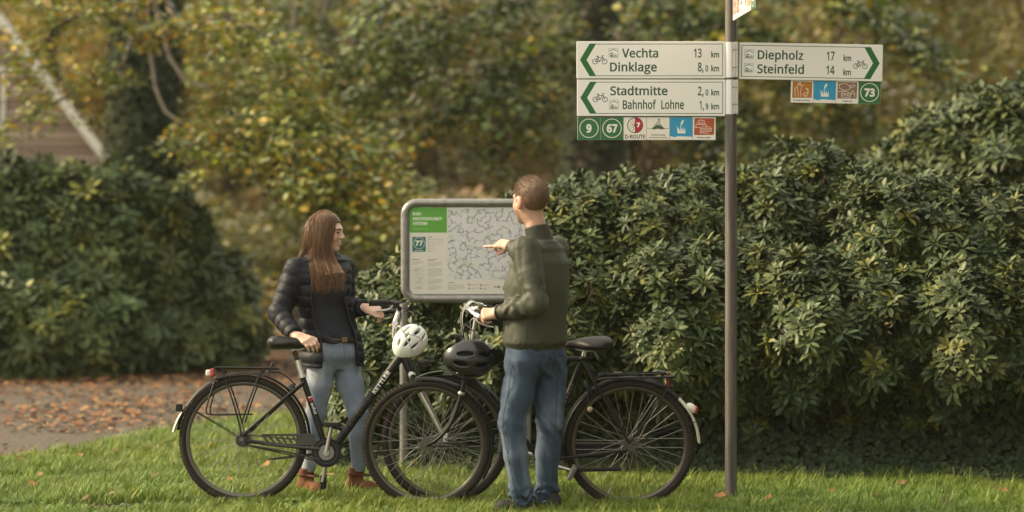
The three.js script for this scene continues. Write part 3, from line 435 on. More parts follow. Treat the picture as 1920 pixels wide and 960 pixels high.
// low bushes between the trunks
[[370, -20, 1.7, 1.5, 'olive', 150], [500, -26, 1.9, 1.5, 'brown', 170], [620, -22, 1.8, 1.6, 'olive', 190], [740, -24, 1.8, 1.7, 'olive', 190], [880, -22, 1.6, 1.6, 'brown', 170], [1010, -26, 2, 1.7, 'olive', 190], [1180, -22, 1.8, 1.6, 'olive', 170], [1320, -22, 1.8, 1.8, 'olive', 170], [1470, -24, 2, 1.8, 'rust', 170], [1620, -26, 2, 1.9, 'brown', 180], [458, -14.5, 0.5, 0.55, 'yellow', 24]].forEach(([px, z, rx, ry, kind, count], i) => {
  const x = (px - 960) * (DIST - z) / FOCAL, r = rng(900 + i), g = thing('woodland_bush', ['olive bush right of the ivy clad trunk', 'brown leaved bush at the turn of the gravel path', 'olive bush behind the long haired person', 'olive bush behind the left edge of the map board', 'brown leaved bush behind the map board', 'olive bush behind the head of the pointing person', 'olive bush in front of the dark trunk', 'olive bush behind the steel pole', 'rusty leaved bush right of the steel pole', 'brown leaved bush below the sign to Diepholz', 'small yellow green bush at the end of the gravel path'][i], 'bush', i === 10 ? undefined : 'bushes under the woodland trees'), spots = [];
  for (let k = 0; k < count; k++) { const a = r() * 6.283, y = r(), c = Math.sqrt(1 - y * y) * (0.6 + 0.4 * r()); spots.push(V(x + Math.cos(a) * c * rx, 0.15 + y * ry * (0.8 + 0.3 * r()), z + Math.sin(a) * c * rx)); }
  for (let k = 0; k < 6; k++) { const a = r() * 6.283; mesh('stem', taper([V(x, -0.05, z), V(x + Math.cos(a) * rx * 0.3, ry * 0.5, z + Math.sin(a) * rx * 0.3), V(x + Math.cos(a) * rx * 0.7, ry * 0.95, z + Math.sin(a) * rx * 0.7)], (t) => 0.03 * (1 - 0.7 * t), 6, 5), trunkMat, g); }
  leaves(g, spots, sprays[kind], { seed: 950 + i, size: i === 10 ? 0.5 : 0.85 });
});
{ // the far wood
  const r = rng(77), spots = []; for (let i = 0; i < 4200; i++) { const x = -22 + 44 * r(), z = -58 - 14 * r(); if (x > 11.5 && x < 16 && r() < 0.55) continue; spots.push(V(x, 0.3 + 11 * r(), z)); }
  const g = thing('far_wood', 'far mass of brown and olive woodland closing the view', 'wood'); g.userData.kind = 'stuff'; leaves(g, spots, [...sprays.olive, ...sprays.brown, ...sprays.rust], { seed: 78, size: 1.7 });
}
{ // timber house
  const g = thing('timber_house', 'weatherboarded timber house with white bargeboards behind the left shrub', 'house'), z = -21, s = (DIST - z) / FOCAL, p = (px, py, dz = 0) => { const q = P(px, py, z); return V(q.x, q.y, z + dz); };
  const slope = (300 - 35) / (205 - 5), planks = [0, 1, 2].map((i) => mat([[0.25, 0.185, 0.14], [0.31, 0.235, 0.18], [0.20, 0.145, 0.11]][i], 0.9, { bumpMap: barkBump, bumpScale: 0.006 })), white = mat([0.62, 0.60, 0.52], 0.7);
  for (let i = 0; i < 40; i++) { const y = 600 - i * 14.2, right = 200 - (300 - y) / slope, R = Math.min(215, right - 3), A = p(-420, y), Bq = p(R, y); if (R < -380) break; const w = Bq.x - A.x, hgt = 14.2 * s; const gm = box(w, hgt * 1.12, 0.035, 0, 0, 0, 0.004).rotateX(-0.26); gm.translate(A.x + w / 2, A.y - hgt / 2, z); mesh('plank', gm, planks[(i * 7) % 3], g); }
  const a = p(-160, 35 - 165 * slope, 0.22), b = p(212, 309, 0.22), d = b.clone().sub(a), len = d.length();
  const bb = box(len, 0.135, 0.04, 0, 0, 0, 0.01).rotateZ(Math.atan2(d.y, d.x)).translate((a.x + b.x) / 2, (a.y + b.y) / 2, a.z); mesh('bargeboard', bb, white, g);
  const skew = (g) => { const q = g.attributes.position; for (let i = 0; i < q.count; i++) q.setX(i, q.getX(i) + 0.6 * Math.min(0, q.getZ(i) - z)); g.computeVertexNormals(); return g; };
  mesh('roof', skew(box(len, 0.06, 5, 0, 0.06, -2.6, 0.01).rotateZ(Math.atan2(d.y, d.x)).translate((a.x + b.x) / 2, (a.y + b.y) / 2, a.z)), mat([0.16, 0.08, 0.06], 0.9), g);
  mesh('side_wall', skew(box(0.1, 3.2, 4.6, p(200, 300).x, 0.9, z - 2.35)), planks[0], g);
  const w0 = p(-70, 130, 0.03), w1 = p(7, 236, 0.03), win = mesh('window', box(w1.x - w0.x, w0.y - w1.y, 0.03, (w0.x + w1.x) / 2, (w0.y + w1.y) / 2, z + 0.02), mat([0.02, 0.025, 0.03], 0.08), g), f = 0.06;
  const wx = (w0.x + w1.x) / 2, wy = (w0.y + w1.y) / 2, ww = w1.x - w0.x, wh = w0.y - w1.y;
  mesh('window_frame', merge([box(f, wh + f, 0.05, w0.x, wy, z + 0.05), box(f, wh + f, 0.05, w1.x, wy, z + 0.05), box(ww - f - 0.004, f, 0.046, wx, w0.y, z + 0.05), box(ww - f - 0.004, f, 0.046, wx, w1.y, z + 0.05), box(0.03, wh - f - 0.004, 0.04, wx, wy, z + 0.05)]), white, win);
}

// trees that stand outside the picture, round the lawn on its right and behind the camera: their shade darkens the right and the foot of the shrubs
[[8.5, 3.5, 11, 5.8, 3.6, 4.6, 640, 'broad olive tree shading the right of the lawn'], [10.5, -2, 11, 5.6, 3.2, 4.6, 520, 'olive tree beyond the right end of the rhododendrons'], [11, 11, 14, 6.8, 4.2, 6, 560, 'tall olive tree on the near right side of the lawn'], [6, 19, 15, 7.4, 4.4, 6.6, 560, 'tall olive tree closing the near side of the lawn']].forEach(([x, z, h, cy, rx, ry, count, what], i) => {
  const g = thing('park_tree', what, 'tree'), r = rng(800 + i * 7), tp = trunkPath(x, z, h * 0.9, 0.5, 60 + i), spots = [];
  mesh('trunk', taper(tp, (t) => 0.32 * (1.2 - t), 16, 10, 0.25), trunkMat, g);
  for (let k = 0; k < 10; k++) { const a = k * 2.4, b = curve(tp).getPoint(0.3 + 0.06 * k), e = V(x + Math.cos(a) * rx * 0.8, b.y + 1.2, z + Math.sin(a) * rx * 0.8); mesh('limb', taper([b, b.clone().lerp(e, 0.5).add(V(0, 0.5, 0)), e], (t) => 0.11 * (1 - 0.8 * t), 8, 5), trunkMat, g); }
  while (spots.length < count) { const y = r() * 2 - 1, a = r() * 6.283, c = Math.sqrt(1 - y * y), k = 0.5 + 0.5 * Math.sqrt(r()); spots.push(V(x + c * Math.cos(a) * rx * k, Math.max(0.4, cy + y * ry * k), z + c * Math.sin(a) * rx * k)); }
  leaves(g, spots, sprays.olive, { seed: 820 + i, size: 1.5 });
});

// ---------- signpost ----------
const SIGN_WHITE = '#f5f3ef', SIGN_GREEN = '#1f6b34', SIGN_TEXT = '#2c5138';
// text drawn to a given width so that narrow road lettering keeps its proportions
function fit(c, s, x, y, w, size, color = SIGN_TEXT, weight = 4.2, bold = false) { c.save(); c.font = (bold ? 'bold ' : '') + size + 'px sans-serif'; const m = c.measureText(s).width; c.translate(x, y); c.scale(w / m, 1); c.fillStyle = c.strokeStyle = color; c.lineWidth = weight; c.lineJoin = 'round'; if (weight) c.strokeText(s, 0, 0); c.fillText(s, 0, 0); c.restore(); }
const poly = (c, pts, close = false) => { c.beginPath(); pts.forEach(([x, y], i) => (i ? c.lineTo(x, y) : c.moveTo(x, y))); if (close) c.closePath(); };
const ring = (c, x, y, r) => { c.beginPath(); c.arc(x, y, r, 0, 6.2832); };
function bikeMark(c, x, y, w, color = '#1d3a28') { c.save(); c.translate(x, y); c.scale(w / 120, w / 120); c.strokeStyle = color; c.lineWidth = 5; c.lineCap = 'round'; ring(c, 22, 48, 20); c.stroke(); ring(c, 98, 48, 20); c.stroke(); poly(c, [[22, 48], [44, 16], [80, 16], [58, 48], [44, 16], [40, 6]]); c.stroke(); poly(c, [[58, 48], [22, 48]]); c.stroke(); poly(c, [[98, 48], [78, 2], [92, 0]]); c.stroke(); poly(c, [[32, 5], [50, 5]]); c.stroke(); c.restore(); }
function stationMark(c, x, y, s) { c.save(); c.translate(x, y); c.scale(s / 76, s / 76); c.strokeStyle = SIGN_TEXT; c.fillStyle = SIGN_TEXT; c.lineWidth = 2; c.strokeRect(0, 0, 76, 76); c.lineWidth = 5; poly(c, [[6, 24], [38, 8], [70, 24]]); c.stroke(); c.fillRect(10, 42, 26, 26); c.fillStyle = SIGN_WHITE; c.fillRect(14, 47, 18, 8); ring(c, 17, 61, 2.5); c.fill(); ring(c, 29, 61, 2.5); c.fill(); c.fillStyle = SIGN_TEXT; c.fillRect(8, 70, 62, 3); c.fillRect(18, 36, 10, 4); c.lineWidth = 2; ring(c, 47, 61, 6); c.stroke(); ring(c, 62, 61, 6); c.stroke(); poly(c, [[47, 61], [53, 52], [62, 61]]); c.stroke(); c.restore(); }
function arrow(c, tip, base, y0, y1, notch) { c.fillStyle = SIGN_GREEN; const m = (y0 + y1) / 2, d = tip < base ? 1 : -1; poly(c, [[tip, m], [base, y0], [base + d * 54, y0], [tip + d * notch, m], [base + d * 54, y1], [base, y1]], true); c.fill(); }
const leftSign = (rows) => (c, w, h) => {
  c.fillStyle = SIGN_WHITE; c.fillRect(0, 0, w, h); c.strokeStyle = SIGN_TEXT; c.lineWidth = 5; poly(c, [[110, 21], [1198, 21], [1198, 286], [110, 286]]); c.stroke();
  arrow(c, 24, 104, 17, 289, 55); bikeMark(c, 127, 118, 122); rows(c);
};
const faceUpper = canvasTex(1217, 306, leftSign((c) => { stationMark(c, 263, 56, 76); fit(c, 'Vechta', 372, 132, 302, 98); fit(c, 'Dinklage', 264, 248, 396, 98); fit(c, '13', 958, 132, 70, 98); fit(c, 'km', 1101, 132, 70, 66); fit(c, '8,', 992, 248, 52, 98); fit(c, '0', 1056, 248, 24, 68); fit(c, 'km', 1101, 248, 70, 66); }));
const faceLower = canvasTex(1217, 306, leftSign((c) => { fit(c, 'Stadtmitte', 268, 130, 478, 98); stationMark(c, 263, 173, 76); fit(c, 'Bahnhof', 368, 247, 276, 98); fit(c, 'Lohne', 686, 247, 194, 98); fit(c, '2,', 992, 132, 52, 98); fit(c, '0', 1056, 132, 24, 68); fit(c, 'km', 1101, 132, 70, 66); fit(c, '1,', 1004, 250, 42, 98); fit(c, '9', 1056, 250, 24, 68); fit(c, 'km', 1101, 250, 70, 66); }));
const faceRight = canvasTex(1183, 303, (c, w, h) => {
  c.fillStyle = SIGN_WHITE; c.fillRect(0, 0, w, h); c.strokeStyle = SIGN_TEXT; c.lineWidth = 5; poly(c, [[1080, 21], [20, 21], [20, 283], [1080, 283]]); c.stroke(); arrow(c, 1160, 1084, 18, 287, 55);
  stationMark(c, 44, 56, 74); stationMark(c, 42, 172, 74); fit(c, 'Diepholz', 144, 134, 386, 98); fit(c, 'Steinfeld', 146, 252, 396, 98); fit(c, '17', 718, 134, 70, 98); fit(c, '14', 716, 252, 72, 98); fit(c, 'km', 858, 138, 68, 66); fit(c, 'km', 858, 256, 68, 66); bikeMark(c, 942, 132, 118);
});
const PLQ = 190, pw = '#f3eee6';
const plaqueNumber = (s, w) => (c) => { c.fillStyle = '#2d7040'; c.fillRect(0, 0, PLQ, PLQ); c.strokeStyle = pw; c.lineWidth = 7; ring(c, 95, 92, 78); c.stroke(); fit(c, s, 95 - w / 2, 126, w, 94, pw, 5, true); };
const plaqueReed = (c) => { c.fillStyle = '#2b9ccb'; c.fillRect(0, 0, PLQ, PLQ); c.fillStyle = pw; poly(c, [[0, 158], [40, 168], [70, 158], [190, 164], [190, 190], [0, 190]], true); c.fill(); for (const [x, y, b] of [[58, 70, 72], [72, 84, 82], [98, 92, 92], [112, 76, 104], [130, 88, 116]]) { poly(c, [[x, y], [b + 14, 136], [b - 8, 136]], true); c.fill(); } c.strokeStyle = pw; c.lineWidth = 6; poly(c, [[92, 130], [90, 80], [106, 34]]); c.stroke(); c.save(); c.translate(104, 42); c.rotate(0.45); c.scale(1, 2.7); ring(c, 0, 0, 9); c.fill(); c.restore(); };
const stroke = (c, lw, ...lines) => { c.lineWidth = lw; c.lineJoin = c.lineCap = 'round'; for (const l of lines) { poly(c, l); c.stroke(); } };
const plaqueRoute = (c) => { c.fillStyle = pw; c.fillRect(0, 0, PLQ, PLQ); c.fillStyle = '#c2203a'; c.beginPath(); c.arc(96, 66, 62, -1.571, 1.571); c.fill(); c.strokeStyle = '#3b2a28'; c.lineWidth = 6; ring(c, 96, 66, 64); c.stroke(); c.lineWidth = 2; for (let i = 0; i < 8; i++) { const a = 1.571 + i * 0.45; poly(c, [[96, 66], [96 + Math.cos(a) * 60, 66 + Math.sin(a) * 60]]); c.stroke(); } c.lineWidth = 5; poly(c, [[96, 4], [96, 128]]); c.stroke(); fit(c, '7', 108, 82, 30, 52, '#fff', 3, true); fit(c, 'D-ROUTE', 8, 178, 174, 44, '#2c2a28', 2); };
const plaqueBridge = (c) => { c.fillStyle = pw; c.fillRect(0, 0, PLQ, PLQ); c.fillStyle = '#46604c'; c.beginPath(); c.arc(96, 128, 62, 3.6, 5.82); c.fill(); c.fillStyle = pw; poly(c, [[80, 98], [110, 92], [92, 106], [120, 112], [84, 112]], true); c.fill(); c.strokeStyle = '#46604c'; stroke(c, 3, [[4, 94], [186, 94]]); bikeMark(c, 62, 42, 66, '#46604c'); stroke(c, 5, [[90, 44], [100, 26], [112, 40]]); c.fillStyle = '#46604c'; ring(c, 104, 18, 7); c.fill(); fit(c, 'Brückenradweg', 36, 154, 118, 17, '#333', 0.6); fit(c, 'Osnabrück–Bremen', 18, 176, 154, 17, '#333', 0.6); };
const brownFrame = (c, col, cap, x, w) => { c.fillStyle = pw; c.fillRect(0, 0, PLQ, PLQ); c.fillStyle = col; poly(c, [[14, 8], [180, 10], [176, 146], [12, 148]], true); c.fill(); c.strokeStyle = '#4a3a30'; stroke(c, 2.5, [[14, 8], [180, 10], [176, 146], [12, 148], [14, 8]]); fit(c, cap, x, 176, w, 17, '#2c2622', 1); c.strokeStyle = c.fillStyle = pw; };
const plaqueManor = (c) => { brownFrame(c, '#b5532c', 'Adelsitze erleben', 34, 116); stroke(c, 4, [[26, 84], [26, 60], [44, 44], [44, 30], [70, 22], [96, 30], [96, 60], [112, 60], [112, 86]], [[10, 86], [60, 86]], [[40, 60], [100, 60]], [[56, 40], [56, 62]], [[70, 36], [70, 62]], [[84, 40], [84, 62]], [[64, 116], [64, 92], [78, 80], [142, 80], [154, 94], [154, 118], [60, 120], [60, 130], [130, 134]], [[64, 96], [154, 96]]); for (let i = 0; i < 5; i++) c.fillRect(74 + i * 16, 102, 7, 9); };
const plaqueGoose = (c) => { brownFrame(c, '#b97526', 'Von Grafen und Hünnen', 20, 146); stroke(c, 4, [[62, 140], [60, 96], [50, 60], [58, 38], [76, 34], [92, 50], [98, 40], [104, 36]], [[84, 138], [82, 100], [88, 62]], [[36, 138], [32, 66], [44, 60]]); ring(c, 70, 22, 11); c.stroke(); stroke(c, 4, [[102, 120], [118, 104], [140, 110], [142, 84], [136, 68], [124, 72], [136, 66], [146, 72], [150, 98], [142, 124], [118, 130], [102, 120]], [[120, 130], [120, 142]], [[132, 128], [132, 142]]); };
const plaqueFort = (c) => { brownFrame(c, '#8f6f5c', 'Burgen-Tour', 58, 82); stroke(c, 4, [[30, 60], [24, 36], [46, 18], [90, 22], [124, 46], [112, 70], [70, 80], [30, 60]], [[112, 46], [150, 22], [164, 40], [124, 56]], [[20, 22], [40, 30]], [[16, 92], [60, 82]], [[48, 136], [46, 104], [60, 88], [104, 90], [112, 104], [112, 138], [48, 136]], [[46, 106], [112, 106]], [[124, 138], [124, 104], [142, 76], [160, 104], [160, 138]], [[122, 106], [162, 106]]); for (let i = 0; i < 4; i++) c.fillRect(56 + i * 13, 114, 6, 9); };
const plaqueTex = (f) => canvasTex(PLQ, PLQ, f);
{
  const Z = -0.2, s = (DIST - Z) / FOCAL, g = thing('signpost', 'tall grey steel signpost with white bicycle direction signs and small route plaques', 'signpost'), steelTex = noiseTex(256, (u, v) => { const a = wrapN(u, v, 14, 2), b = wrapN(u, v * 0.3, 50, 6), k = 0.8 + 0.5 * (a - 0.5) + 0.35 * (b - 0.5); return [0.34 * k, 0.325 * k, 0.305 * k]; });
  const poleTex = noiseTex(256, (u, v) => { const a = wrapN(u, v, 9, 2), b = wrapN(u, v * 0.08, 46, 6), c = wrapN(u, v, 70, 9), k = 0.75 + 0.7 * (a - 0.5) + 0.7 * (b - 0.5) + 0.25 * (c - 0.5); return [0.42 * k, 0.395 * k, 0.37 * k]; }); poleTex.repeat.set(1, 2.5);
  globalThis.galvTex = steelTex; globalThis.galv = mat([1, 1, 1], 0.5, { map: steelTex, metalness: 0.55 });
  const edge = mat([0.62, 0.6, 0.56], 0.5), alu = mat([0.62, 0.61, 0.59], 0.33, { metalness: 0.85 }), boltM = mat([0.3, 0.29, 0.28], 0.4, { metalness: 0.9 });
  const c0 = P(1370.5, 0, Z), R = 0.0335;
  const pole = mesh('pole', new THREE.CylinderGeometry(R, R, 3.5, 28, 1, true).translate(c0.x, 1.7, Z), mat([0.37, 0.352, 0.335], 0.6, { map: poleTex, metalness: 0.35 }), g); mesh('pole_cap', new THREE.SphereGeometry(R * 1.04, 20, 8, 0, 6.2832, 0, 1.571).scale(1, 0.35, 1).translate(c0.x, 3.45, Z), mat([0.05, 0.05, 0.05], 0.5), pole);
  const face = (tex) => mat([0.93, 0.93, 0.93], 0.42, { map: tex });
  function panel(px0, px1, py0, py1, tex, label, tilt = 0) {
    const a = P(px0, py0, Z), b = P(px1, py1, Z), w = b.x - a.x, h = a.y - b.y, o = mesh('sign_panel', box(w, h, 0.024, 0, 0, 0, 0.004), edge, g); o.position.set((a.x + b.x) / 2, (a.y + b.y) / 2, Z); o.rotation.z = tilt; o.userData.label = label;
    mesh('sign_face', new THREE.PlaneGeometry(w - 0.004, h - 0.004).translate(0, 0, 0.0145), face(tex), o); return o;
  }
  const U = panel(1081, 1359.5, 77.6, 147.6, faceUpper, 'upper sign to Vechta and Dinklage'), Lw = panel(1082, 1359.5, 149, 218, faceLower, 'lower sign to Stadtmitte and Bahnhof Lohne'), Rt = panel(1385, 1654.5, 82, 151, faceRight, 'sign to Diepholz and Steinfeld', -0.018);
  function plaques(o, px0, py0, size, list) { list.forEach((f, i) => { const a = P(px0 + i * size, py0, Z), w = size * s, q = mesh('route_plaque', box(w - 0.0008, w - 0.001, 0.006, 0, 0, 0, 0.001), edge, o); q.position.set(a.x + w / 2 - o.position.x, a.y - w / 2 - o.position.y, 0.002); mesh('plaque_face', new THREE.PlaneGeometry(w - 0.003, w - 0.003).translate(0, 0, 0.0042), face(plaqueTex(f)), q); }); }
  plaques(Lw, 1082.6, 219.6, 43.2, [plaqueNumber('9', 46), plaqueNumber('67', 92), plaqueRoute, plaqueBridge, plaqueReed, plaqueManor]);
  plaques(Rt, 1483.6, 151, 42.2, [plaqueGoose, plaqueReed, plaqueFort, plaqueNumber('73', 92)]);
  // clamps that hold the panels to the pole
  [[79.5, 146], [150, 214.5]].forEach(([y0, y1]) => {
    const a = P(1370.5, y0, Z), b = P(1370.5, y1, Z), h = a.y - b.y, y = (a.y + b.y) / 2, k = mesh('clamp', new THREE.CylinderGeometry(R + 0.004, R + 0.004, h, 28, 1, false).translate(c0.x, y, Z), alu, g);
    mesh('clamp_flange', merge([box(0.019, h - 0.002, 0.022, c0.x + 0.0275, y, Z + 0.032, 0.003), box(0.004, h - 0.006, 0.03, c0.x + 0.016, y, Z + 0.034, 0.001)]), alu, k);
    for (const t of [0.22, 0.72]) mesh('bolt', merge([rod(V(c0.x + 0.012, y + h * (0.5 - t), Z + 0.047), V(c0.x + 0.034, y + h * (0.5 - t), Z + 0.047), 0.0022), rod(V(c0.x + 0.007, y + h * (0.5 - t), Z + 0.047), V(c0.x + 0.013, y + h * (0.5 - t), Z + 0.047), 0.005, 0.005, 6)]), boltM, k);
  });
  // the sign above that points towards the viewer, with its own plaques
  const top = mesh('sign_panel', box(0.84, 0.21, 0.024, 0.455, 0, 0, 0.004), edge, g); top.position.set(c0.x + 0.01, 2.93, Z + 0.01); top.rotation.y = -1.525; top.userData.label = 'upper sign seen nearly edge on';
  mesh('sign_face', new THREE.PlaneGeometry(0.836, 0.206).translate(0.455, 0, 0.0145), mat([0.82, 0.8, 0.76], 0.42), top); mesh('sign_face', new THREE.PlaneGeometry(0.836, 0.206).rotateY(Math.PI).translate(0.455, 0, -0.0145), mat([0.82, 0.8, 0.76], 0.42), top);
  [plaqueFort, plaqueManor, plaqueBridge, plaqueRoute, plaqueGoose, plaqueNumber('73', 92)].forEach((f, i) => { const q = mesh('route_plaque', box(0.126, 0.126, 0.006, 0, 0, 0, 0.001), edge, top); q.position.set(0.105 + i * 0.1285, -0.17, 0.002); mesh('plaque_face', new THREE.PlaneGeometry(0.123, 0.123).translate(0, 0, 0.0042), face(plaqueTex(f)), q); });
}

// ---------- map board ----------
{
  const Z = -1.5, g = thing('map_board', 'cycle route map board in a rounded galvanised tube frame on two posts', 'map board'), a = P(759.5, 380.5, Z), b = P(995, 560, Z), r = 0.027, rc = 0.075;
  const F = mat([1, 1, 1], 0.38, { map: galvTex, metalness: 0.6 });
  const pts = new THREE.CurvePath(), corner = (cx, cy, a0, a1) => { const o = []; for (let i = 0; i <= 6; i++) { const t = lerp(a0, a1, i / 6); o.push(V(cx + Math.cos(t) * rc, cy + Math.sin(t) * rc, Z)); } return o; };
  const loop = [...corner(a.x + rc, a.y - rc, Math.PI, Math.PI / 2), ...[0.25, 0.5, 0.75].map((t) => V(lerp(a.x + rc, b.x - rc, t), a.y, Z)), ...corner(b.x - rc, a.y - rc, Math.PI / 2, 0), ...[0.33, 0.66].map((t) => V(b.x, lerp(a.y - rc, b.y + rc, t), Z)), ...corner(b.x - rc, b.y + rc, 0, -Math.PI / 2), ...[0.25, 0.5, 0.75].map((t) => V(lerp(b.x - rc, a.x + rc, t), b.y, Z)), ...corner(a.x + rc, b.y + rc, -Math.PI / 2, -Math.PI), ...[0.33, 0.66].map((t) => V(a.x, lerp(b.y + rc, a.y - rc, t), Z))];
  const fr = mesh('frame', tube(loop, r, 160, 14, true), F, g); void pts;
  { const u = fr.geometry.attributes.uv, n = u.count; for (let i = 0; i < n; i++) u.setXY(i, u.getX(i) * 9, u.getY(i) * 1.2); }
  for (const px of [757, 989]) mesh('post', rod(P(px, 570, Z).setY(-0.05), V(P(px, 0, Z).x + 0.0, 1.05, Z - 0.005), 0.0255, 0.0255, 18), F, g);
  const w = b.x - a.x - 2 * r - 0.002, h = a.y - b.y - 2 * r - 0.002, W = 1320, H = Math.round(W * h / w);
  const tex = canvasTex(W, H, (c) => {
    const k = W / 880, q = rng(91); c.fillStyle = '#e9e3da'; c.fillRect(0, 0, W, H); c.scale(k, k); const hh = H / k;
    c.fillStyle = '#5ea834'; c.fillRect(0, 0, 282, 190);
    const white = '#f4f2ea'; fit(c, 'RAD-', 22, 58, 72, 31, white, 0.6, true); fit(c, 'KNOTENPUNKT-', 22, 95, 230, 31, white, 0.6, true); fit(c, 'SYSTEM', 22, 131, 112, 31, white, 0.6, true); fit(c, 'LANDKREIS VECHTA', 22, 168, 116, 13, '#a9cf8b', 0);
    c.fillStyle = '#1d6d66'; c.beginPath(); c.roundRect(20, 222, 102, 112, 6); c.fill(); c.strokeStyle = white; c.lineWidth = 3; ring(c, 71, 270, 42); c.stroke(); fit(c, '77', 42, 288, 58, 52, white, 2, true); c.fillStyle = white; for (let i = 0; i < 12; i++) c.fillRect(36 + i * 6, 322, 4, 5);
    const lines = (x, y, n, ww, gap, col = '#8b867f') => { c.fillStyle = col; for (let i = 0; i < n; i++) { let p = x; const end = x + ww * (i === n - 1 ? 0.5 : 0.86 + 0.14 * q()); while (p < end) { const l = 4 + q() * 11; c.fillRect(p, y + i * gap, Math.min(l, end - p), 2.6); p += l + 2.5; } } };
    c.fillStyle = '#444'; c.fillRect(140, 221, 30, 4); for (let i = 0; i < 6; i++) { ring(c, 145, 241 + i * 17.5, 4); c.fillStyle = '#33404a'; c.fill(); lines(156, 239 + i * 17.5, 1, [200, 205, 170, 60, 100, 50][i], 8); }
    c.fillStyle = '#444'; c.fillRect(20, 391, 52, 4); lines(20, 408, 3, 82, 9); c.fillRect(136, 391, 72, 4); c.fillRect(136, 400, 50, 4); lines(136, 416, 4, 116, 9); lines(136, 460, 8, 120, 9); lines(136, 540, 5, 118, 9); lines(136, 592, 4, 118, 9);
    c.fillStyle = '#e2ddd2'; c.fillRect(22, 440, 96, 178); c.strokeStyle = '#c9a0a0'; c.lineWidth = 1.5; for (let i = 0; i < 9; i++) { c.beginPath(); for (let j = 0; j < 6; j++) c.lineTo(30 + q() * 80, 450 + i * 17 + q() * 26); c.strokeStyle = i % 2 ? '#a9b88c' : '#b5aca4'; c.stroke(); } c.fillStyle = '#c05a5a'; c.fillRect(28, 474, 34, 3); c.fillRect(40, 608, 54, 3);
    // the map itself
    c.save(); c.beginPath(); c.rect(283, 0, 600, 548); c.clip(); c.fillStyle = '#e5e2e4'; c.fillRect(283, 0, 600, 548);
    for (let i = 0; i < 46; i++) { const x = 283 + q() * 600, y = q() * 548, n = 9, rr = 8 + 30 * q(); c.fillStyle = q() < 0.5 ? 'rgba(186,208,166,0.45)' : 'rgba(214,222,204,0.6)'; c.beginPath(); for (let j = 0; j < n; j++) { const t = j / n * 6.283, m = rr * (0.5 + q() * 0.7); c.lineTo(x + Math.cos(t) * m, y + Math.sin(t) * m * 0.8); } c.fill(); }
    const wiggle = (x0, y0, x1, y1, j) => { c.beginPath(); c.moveTo(x0, y0); for (let i = 1; i < 6; i++) c.lineTo(lerp(x0, x1, i / 6) + (q() - 0.5) * j, lerp(y0, y1, i / 6) + (q() - 0.5) * j); c.lineTo(x1, y1); c.stroke(); };
    c.strokeStyle = '#c9c3b8'; c.lineWidth = 1; for (let i = 0; i < 170; i++) { const x = 283 + q() * 600, y = q() * 548; wiggle(x, y, x + (q() - 0.5) * 150, y + (q() - 0.5) * 150, 14); }
    c.strokeStyle = '#bfb2c6'; c.lineWidth = 2.2; for (let i = 0; i < 7; i++) wiggle(283 + q() * 600, q() * 548, 283 + q() * 600, q() * 548, 24);
    const N = []; for (let i = 0; i < 6000 && N.length < 260; i++) { const x = 292 + q() * 585, y = 8 + q() * 534; if (N.every((p) => Math.hypot(p[0] - x, p[1] - y) > 19.5)) N.push([x, y]); }
    c.strokeStyle = '#474b62'; c.lineWidth = 1.2; N.forEach(([x, y], i) => { N.map((p, j) => [Math.hypot(p[0] - x, p[1] - y), j]).filter(([d, j]) => j !== i).sort((m, n) => m[0] - n[0]).slice(0, 3).forEach(([d, j], m) => { if (m < 2 || q() < 0.35) wiggle(x, y, N[j][0], N[j][1], 11); }); });
    N.forEach(([x, y]) => { c.fillStyle = '#333b52'; ring(c, x, y, 3.2); c.fill(); }); for (let i = 0; i < 14; i++) { const [x, y] = N[i * 14]; c.fillStyle = ['#6f7f9e', '#8a8f9c', '#b0707a'][i % 3]; for (let j = 0; j < 5; j++) c.fillRect(x + (q() - 0.5) * 20, y + (q() - 0.5) * 14, 5, 4); }
    c.restore();
    c.fillStyle = '#444'; c.fillRect(290, 566, 50, 4); lines(290, 584, 5, 128, 8.5); for (const [x, y] of [[442, 578], [442, 606], [532, 580], [532, 606]]) { c.fillStyle = '#44484c'; c.fillRect(x, y, 11, 11); lines(x + 18, y + 3, 2, 64, 7); } c.fillStyle = '#b05050'; c.fillRect(640, 594, 10, 12); c.fillStyle = '#555'; c.fillRect(656, 594, 34, 4); c.fillRect(660, 602, 28, 6); c.fillStyle = '#4fa83a'; c.fillRect(704, 592, 36, 36); c.fillStyle = white; c.fillRect(709, 602, 26, 5); void hh;
  });
  const p = mesh('panel', box(w, h, 0.012, 0, 0, 0, 0.002), mat([0.5, 0.5, 0.5], 0.5), g); p.position.set((a.x + b.x) / 2, (a.y + b.y) / 2, Z); mesh('map_sheet', new THREE.PlaneGeometry(w - 0.002, h - 0.002).translate(0, 0, 0.0075), mat([0.88, 0.88, 0.88], 0.3, { map: tex }), p);
  for (const [x, y] of [[0.5, 0.5], [0.5, -0.5], [0, 0.5]]) mesh('panel_lug', box(0.03, 0.012, 0.016, x * w * 0.8, y * (h + 0.006), 0), boardLug(), p);
  function boardLug() { return mat([0.4, 0.4, 0.4], 0.4, { metalness: 0.8 }); }
}

